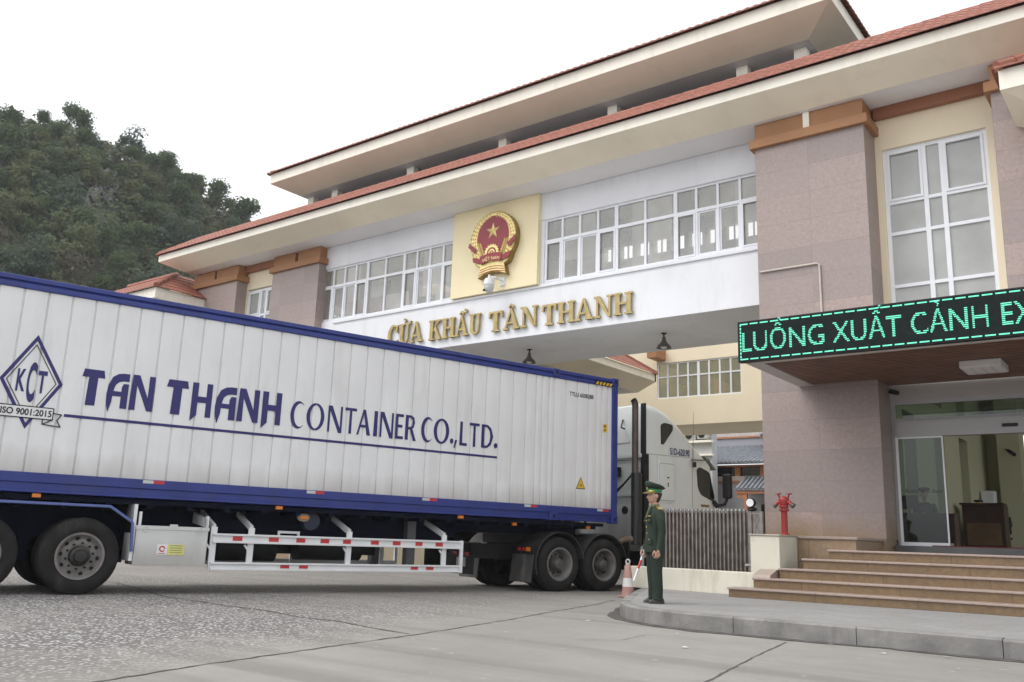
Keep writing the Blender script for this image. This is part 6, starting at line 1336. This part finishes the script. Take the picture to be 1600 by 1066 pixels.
m = MB(); pantile(m, -21.8,-16, 54.0, 7.95, 1.4, .65); p2 = obj("upper_porch_roof", m, GTILE, ch, world=True, recalc=False); m = MB(); m.box(-21.3,-21.1, 54.1,54.28, 6.9, 7.95); m.box(-21.7,-16,54.05,54.2,7.8,7.94); obj("porch_column", m, OW, p2, world=True)
m = MB()
for i in range(6): m.box(-23.5, -10, 47.0+.4*i, 51.9, .2*i, .2*i+.2)
at(obj("stone_steps", m, mat("pale_stone_step",(.50,.46,.40),.8,.1,2)), (-18,49,0), "pale stone steps in front of the grey-tiled house", "steps")
for i, (x, z) in enumerate(((-24.6,7.35),(-23.75,7.4))):
    a = thing("air_conditioner", "white air conditioner on the outbuilding wall, "+("further from" if i == 0 else "closer to")+" the grey-tiled house", "air conditioner", (x, 50.2, z), 0, "air conditioners beyond the passage")
    m = MB(); m.box(-.38,.38,-.15,.15,0,.55); obj("casing", m, LTGREY, a, bevel=.02); m = MB(); m.lathe([(.0,-.16),(.22,-.16),(.22,-.152),(.0,-.152)], (-.08,0,.28), 'Y', 18); obj("fan_grille", m, BLACKM, a); m = MB(); m.box(-.4,-.36,-.14,.3,-.05,0); m.box(.36,.4,-.14,.3,-.05,0); obj("bracket", m, BLACKM, a)
sh = thing("outbuilding", "small pale outbuilding with a flat ledge behind the truck cab's roofline", "building", (-25, 50.4, 0)); m = MB(); m.box(-30,-23.3, 50.36, 51.1, 0, 8.4); obj("wall", m, mat("pale_grey_plaster",(.48,.49,.50),.8,.1,1), sh, world=True); m = MB(); m.box(-30,-23.2, 50.0, 50.4, 7.2, 7.33); m.box(-30,-23.2,50.1,50.4,6.4,6.5); obj("ledge", m, FASCIA, sh, world=True)
# ---------------------------------------------------------------- hill with its wood
CR = [(-60,40),(-20,50),(20,52),(38,53.8),(45,55.0),(49,57),(53,56.6),(59,55.6),(65,53.0),(69.5,50.9),(73.7,48.7),(76.6,46),(81,42.5),(90,34),(100,22),(118,2)]
def hillh(x, y):
    """steep karst hill: a long crest running past the building's left end"""
    # crest line in plan: from A to B
    A_, B_ = Vector((-150,-10)), Vector((-96,98)); d = (B_-A_); L_ = d.length; d /= L_
    p = Vector((x, y))-A_; t = p.dot(d)/L_; s_ = p.x*d.y-p.y*d.x         # s_>0 towards the camera
    yy = min(max(A_.y+t*L_*d.y, -60), 118); crest = 0
    for (y0, z0), (y1, z1) in zip(CR, CR[1:]):
        if y0 <= yy <= y1: crest = z0+(z1-z0)*(yy-y0)/(y1-y0)
    crest += .5*sin(t*43+1)-4.2
    w_ = 46 if s_ > 0 else 60
    k = abs(s_)/w_; fall = max(0, 1-k**1.15) if k < 1 else 0
    n_ = 1.6*sin(x*.13+y*.07)+1.2*sin(x*.05-y*.19+2)+.7*sin(x*.31+y*.27)
    return max(-2, crest*fall+n_*(fall > 0.02))
m = MB(); NX_, NY_ = 110, 110; X0, X1, Y0, Y1 = -240,-45,-40,190
idx = {}
for j in range(NY_+1):
    for i in range(NX_+1): x = X0+(X1-X0)*i/NX_; y = Y0+(Y1-Y0)*j/NY_; m.v.append((x, y, hillh(x, y)-.3))
for j in range(NY_):
    for i in range(NX_): a = j*(NX_+1)+i; m.f.append((a, a+1, a+NX_+2, a+NX_+1)); m.m.append(0)
HSOIL = mat("hill_soil", (.07,.075,.045), .95, .4, .12, col2=(.05,.055,.035)); struct("hill", m, HSOIL, smooth=True)
def leafmat(name, c1, c2, vary=.5):
    if name in MATS: return MATS[name]
    M = bpy.data.materials.new(name); M.use_nodes = True; n = M.node_tree; L = n.links; b = n.nodes["Principled BSDF"]; b.inputs["Roughness"].default_value = .65; b.inputs["Specular IOR Level"].default_value = .25
    oi = n.nodes.new("ShaderNodeObjectInfo"); tc = n.nodes.new("ShaderNodeTexCoord"); nz = n.nodes.new("ShaderNodeTexNoise"); nz.inputs["Scale"].default_value = .9; nz.inputs["Detail"].default_value = 4; L.new(tc.outputs["Object"], nz.inputs["Vector"])
    ad = n.nodes.new("ShaderNodeMath"); ad.operation = 'MULTIPLY_ADD'; L.new(oi.outputs["Random"], ad.inputs[0]); ad.inputs[1].default_value = vary; 
    rp = n.nodes.new("ShaderNodeMapRange"); rp.inputs[1].default_value = .3; rp.inputs[2].default_value = .7; rp.inputs[4].default_value = 1-vary; L.new(nz.outputs["Fac"], rp.inputs[0]); L.new(rp.outputs[0], ad.inputs[2])
    mx = n.nodes.new("ShaderNodeMix"); mx.data_type = 'RGBA'; mx.inputs[6].default_value = (*c1,1); mx.inputs[7].default_value = (*c2,1); L.new(ad.outputs[0], mx.inputs[0]); L.new(mx.outputs[2], b.inputs["Base Color"])
    tl_ = n.nodes.new("ShaderNodeBsdfTranslucent"); L.new(mx.outputs[2], tl_.inputs[0]); ms = n.nodes.new("ShaderNodeMixShader"); ms.inputs[0].default_value = .35
    L.new(b.outputs[0], ms.inputs[1]); L.new(tl_.outputs[0], ms.inputs[2]); L.new(ms.outputs[0], n.nodes["Material Output"].inputs[0])
    MATS[name] = M; return M
LF = [leafmat("leaf_dark_green",(.060,.098,.042),(.118,.160,.072)), leafmat("leaf_olive",(.100,.124,.052),(.160,.175,.084)), leafmat("leaf_blue_green",(.060,.098,.066),(.110,.148,.104)), leafmat("leaf_dry_brown",(.095,.085,.062),(.15,.135,.10))]
BARK = mat("grey_bark", (.14,.12,.10), .9, .3, 4)
def crown_mb(rng, R, H, n, size, droop=0., lobes=7, open_=.0):
    m = MB(); cs = []
    for _ in range(lobes):
        a = rng.uniform(0, 2*pi); rr = R*rng.uniform(.1,.62); z = H*rng.uniform(.28,.86); cs.append((rr*cos(a)*(1.15-z/H*.6), rr*sin(a)*(1.15-z/H*.6), z, R*rng.uniform(.34,.60)))
    for i in range(n):
        cx, cy, cz, cr = rng.choice(cs); u = Vector((rng.gauss(0,1), rng.gauss(0,1), rng.gauss(0,.85)+.25)).normalized()
        r = cr*(rng.uniform(.45,1.12) if rng.random() < .8 else rng.uniform(1.0,1.35)); p = Vector((cx,cy,cz))+Vector((u.x*r,u.y*r,u.z*r*.72))
        nrm = (u+Vector((rng.gauss(0,.5),rng.gauss(0,.5),rng.gauss(.35,.5)))).normalized(); t = nrm.orthogonal().normalized(); t = Matrix.Rotation(rng.uniform(0,2*pi),3,nrm) @ t; b_ = nrm.cross(t); s_ = size*rng.uniform(.55,1.35); e = rng.uniform(.45,.9)
        k = len(m.v); m.v += [tuple(p-t*s_), tuple(p-b_*s_*e+nrm*s_*.15), tuple(p+t*s_-nrm*s_*.2), tuple(p+b_*s_*e+nrm*s_*.1)]; m.f.append((k,k+1,k+2,k+3)); m.m.append(0)
    return m, cs
def make_tree(name, rng, H, R, leaf, n, size, label, cat="tree", lobes=7):
    t = thing(name, label, cat, (0,0,0)); c, cs = crown_mb(rng, R, H, n, size, lobes=lobes); obj("crown", c, leaf, t, recalc=False)
    m = MB(); m.tube([(0,0,-1.5),(.05*R,0,H*.25),(0,.06*R,H*.55),(.03*R,0,H*.85)], [.045*H*.5,.035*H*.5,.022*H*.5,.006*H], 7)
    for cx, cy, cz, cr in cs[:6]: m.tube([(.02,.02,H*.3),(cx*.5,cy*.5,cz*.75),(cx,cy,cz)], [.018*H*.5,.012*H*.5,.003*H], 5)
    obj("trunk", m, BARK, t); return t
rng = random.Random(21); FOREST = "trees covering the steep hillside"
KINDS = [("broadleaf_tree",8.5,3.6,LF[0],1900,.25,"dark green round-crowned broadleaf tree in the wood on the hillside"),("broadleaf_tree",7.5,3.3,LF[1],1800,.23,"olive green broadleaf tree in the wood on the hillside"),
         ("layered_tree",10,3.4,LF[2],1700,.26,"blue-green layered tree in the wood on the hillside"),("scrubby_tree",5.5,2.6,LF[1],1200,.21,"low olive scrubby tree in the wood on the hillside"),("dry_tree",6.5,2.4,LF[3],420,.19,"thin brownish half-bare tree in the wood on the hillside"),("scrubby_tree",6.0,2.9,LF[0],1300,.22,"low dark scrubby tree in the wood on the hillside")]
protos = [make_tree(k[0], rng, k[1], k[2], k[3], k[4], k[5], k[6], lobes=8) for k in KINDS]
for p in protos: p["group"] = FOREST
used = [False]*len(protos)
def plant(i, x, y, s_, rz, label=None, zoff=0):
    p = protos[i]
    if not used[i]: o_ = p; used[i] = True
    else:
        o_ = p.copy(); COL.objects.link(o_)
        for c in list(p.children): d = c.copy(); COL.objects.link(d); d.parent = o_
    o_.location = (x, y, hillh(x, y)-.4+zoff); o_.rotation_euler = (0,0,rz); o_.scale = (s_*rng.uniform(.9,1.1), s_*rng.uniform(.9,1.1), s_)
    if label: o_["label"] = label
    return o_
def pxof(x, y, z):
    v = cam.matrix_world.inverted() @ Vector((x, y, z)); return (800+1396.83*v.x/-v.z, 533-1396.83*v.y/-v.z)
A_, B_ = Vector((-150,-10)), Vector((-96,98)); dd = (B_-A_).normalized(); nn = Vector((dd.y,-dd.x)); LL = (B_-A_).length
cnt = 0; tries = 0; pts = []
while cnt < 283 and tries < 20000:
    tries += 1; t = rng.uniform(.05, 1.15); s_ = rng.uniform(-6, 36); q = A_+dd*(t*LL)+nn*s_; z = hillh(q.x, q.y)
    if z < 4: continue
    px_, py_ = pxof(q.x, q.y, z+4)
    if not (-60 < px_ < 500) or py_ > 500: continue
    if 125 < px_ < 192 and 262 < py_ < 325: continue
    if any((q.x-a)**2+(q.y-b_)**2 < 2.0**2 for a, b_ in pts): continue
    pts.append((q.x, q.y)); cnt += 1
    i = rng.choices(range(6), [5,5,3,4,2,5])[0]; plant(i, q.x, q.y, rng.choice((.42,.5,.55,.6,.7,.8))*rng.uniform(.85,1.1)*(.8 if s_ < 3 else 1), rng.uniform(0,6.28))
# the trees that stand out against the sky
SKY = [(14,156,0,4,.95,"airy half-bare tree spreading against the sky on the far end of the crest"),(124,176,0,0,.78,"broad rounded dark crown breaking the hill's skyline"),(206,186,0,2,.78,"tall layered tree rising alone above the hill's skyline"),
       (262,232,0,4,.85,"thin see-through tree leaning out on the slope below the tall layered tree"),(296,250,0,5,.8,"low dark bushy tree on the falling skyline of the hill"),(334,272,0,0,.72,"rounded tree with a gap in its crown on the falling skyline"),(376,293,0,2,.66,"layered tree at the low end of the skyline beside the upper roof"),(408,322,0,1,.6,"small olive tree at the lowest end of the skyline by the red roof")]
for px_, py_, _, i, s_, lab in SKY:
    best = min((abs(pxof(*(A_+dd*(k*LL/400)), hillh(*(A_+dd*(k*LL/400))))[0]-px_), k) for k in range(100, 460))[1]
    q = A_+dd*(best*LL/400)+nn*.6; o_ = plant(i, q.x, q.y, s_*.86, rng.uniform(0,6.28), lab, -.7)
    if "group" in o_: del o_["group"]
# undergrowth: one mass of leaf sprays over the whole slope
m = MB(); k_ = 0; ms = []
while k_ < 34000:
    t = rng.uniform(.0, 1.25); s_ = rng.uniform(-8, 42); q = A_+dd*(t*LL)+nn*s_; z = hillh(q.x, q.y)
    if z < 1: k_ += 1; continue
    hgt = (1.4+1.3*sin(q.x*.6+1.7*sin(q.y*.5))+.8*sin(q.y*.9))
    # bare rock face
    px_, py_ = pxof(q.x, q.y, z)
    if 128 < px_ < 190 and 262 < py_ < 325 and rng.random() < .7: k_ += 1; continue
    for _ in range(3):
        p = Vector((q.x+rng.uniform(-.7,.7), q.y+rng.uniform(-.7,.7), z+rng.uniform(-.2,1)*max(.3,hgt))); u = (Vector((nn.x,nn.y,.9))+Vector((rng.gauss(0,.6),rng.gauss(0,.6),rng.gauss(0,.5)))).normalized(); a = u.orthogonal().normalized(); a = Matrix.Rotation(rng.uniform(0,6.28),3,u) @ a; b_ = u.cross(a); sz = rng.uniform(.18,.42)
        kk = len(m.v); m.v += [tuple(p-a*sz), tuple(p-b_*sz*.6), tuple(p+a*sz), tuple(p+b_*sz*.6)]; m.f.append((kk,kk+1,kk+2,kk+3)); m.m.append(int(2.99*min(.999, max(0, .5+.5*sin(q.x*.21+2*sin(q.y*.17)))*.72+rng.uniform(-.2,.2)) if True else 0) % 3)
    k_ += 1
ug = obj("undergrowth", m, [LF[0], LF[1], LF[3]], recalc=False); ug["kind"] = "stuff"; ug["label"] = "dense green and brown undergrowth between the trees on the hillside"

# bare grey rock showing through the wood
m = MB(); NR = 26; best = None
def hit(px_, py_):
    d = cam.matrix_world.to_3x3() @ Vector(((px_-800)/1396.83, -(py_-533)/1396.83, -1)); d.normalize(); o_ = Vector((0,0,1)); t = 60
    while t < 220:
        p = o_+d*t
        if p.z <= hillh(p.x, p.y): return p
        t += .4
    return o_+d*130
rr = random.Random(8)
for j in range(NR+1):
    for i in range(NR+1):
        p = hit(132+52*i/NR+7*sin(j*.5), 266+54*j/NR+6*sin(i*.7)); e = min(i, NR-i, j, NR-j)/NR*2
        b_ = (.9*min(1, e*2.2))*(.4+.8*abs(sin(i*.9+.4*sin(j*.8))))+rr.uniform(-.12,.2)-.35*(e < .08)
        m.v.append(tuple(p+Vector((nn.x,nn.y,.35))*b_))
for j in range(NR):
    for i in range(NR): a = j*(NR+1)+i; m.f.append((a,a+1,a+NR+2,a+NR+1)); m.m.append(0)
struct("hill_rock", m, mat("karst_rock",(.17,.16,.165),.9,.4,.9,stain=.6,stain_col=(.10,.10,.085),bump=.6,bscale=3), recalc=False)
# thin overcast haze in the air between here and the hill
hz = MB(); hz.box(-304,304,-304,304,-4,84); HM = bpy.data.materials.new("haze_air"); HM.use_nodes = True; n = HM.node_tree; n.nodes.clear(); o_ = n.nodes.new("ShaderNodeOutputMaterial"); pv_ = n.nodes.new("ShaderNodeVolumePrincipled"); pv_.inputs["Color"].default_value = (.92,.94,.97,1); pv_.inputs["Density"].default_value = .0005; n.links.new(pv_.outputs[0], o_.inputs["Volume"])
ho = obj("haze", hz, HM); ho["kind"] = "stuff"; ho["label"] = "thin pale haze in the overcast air"
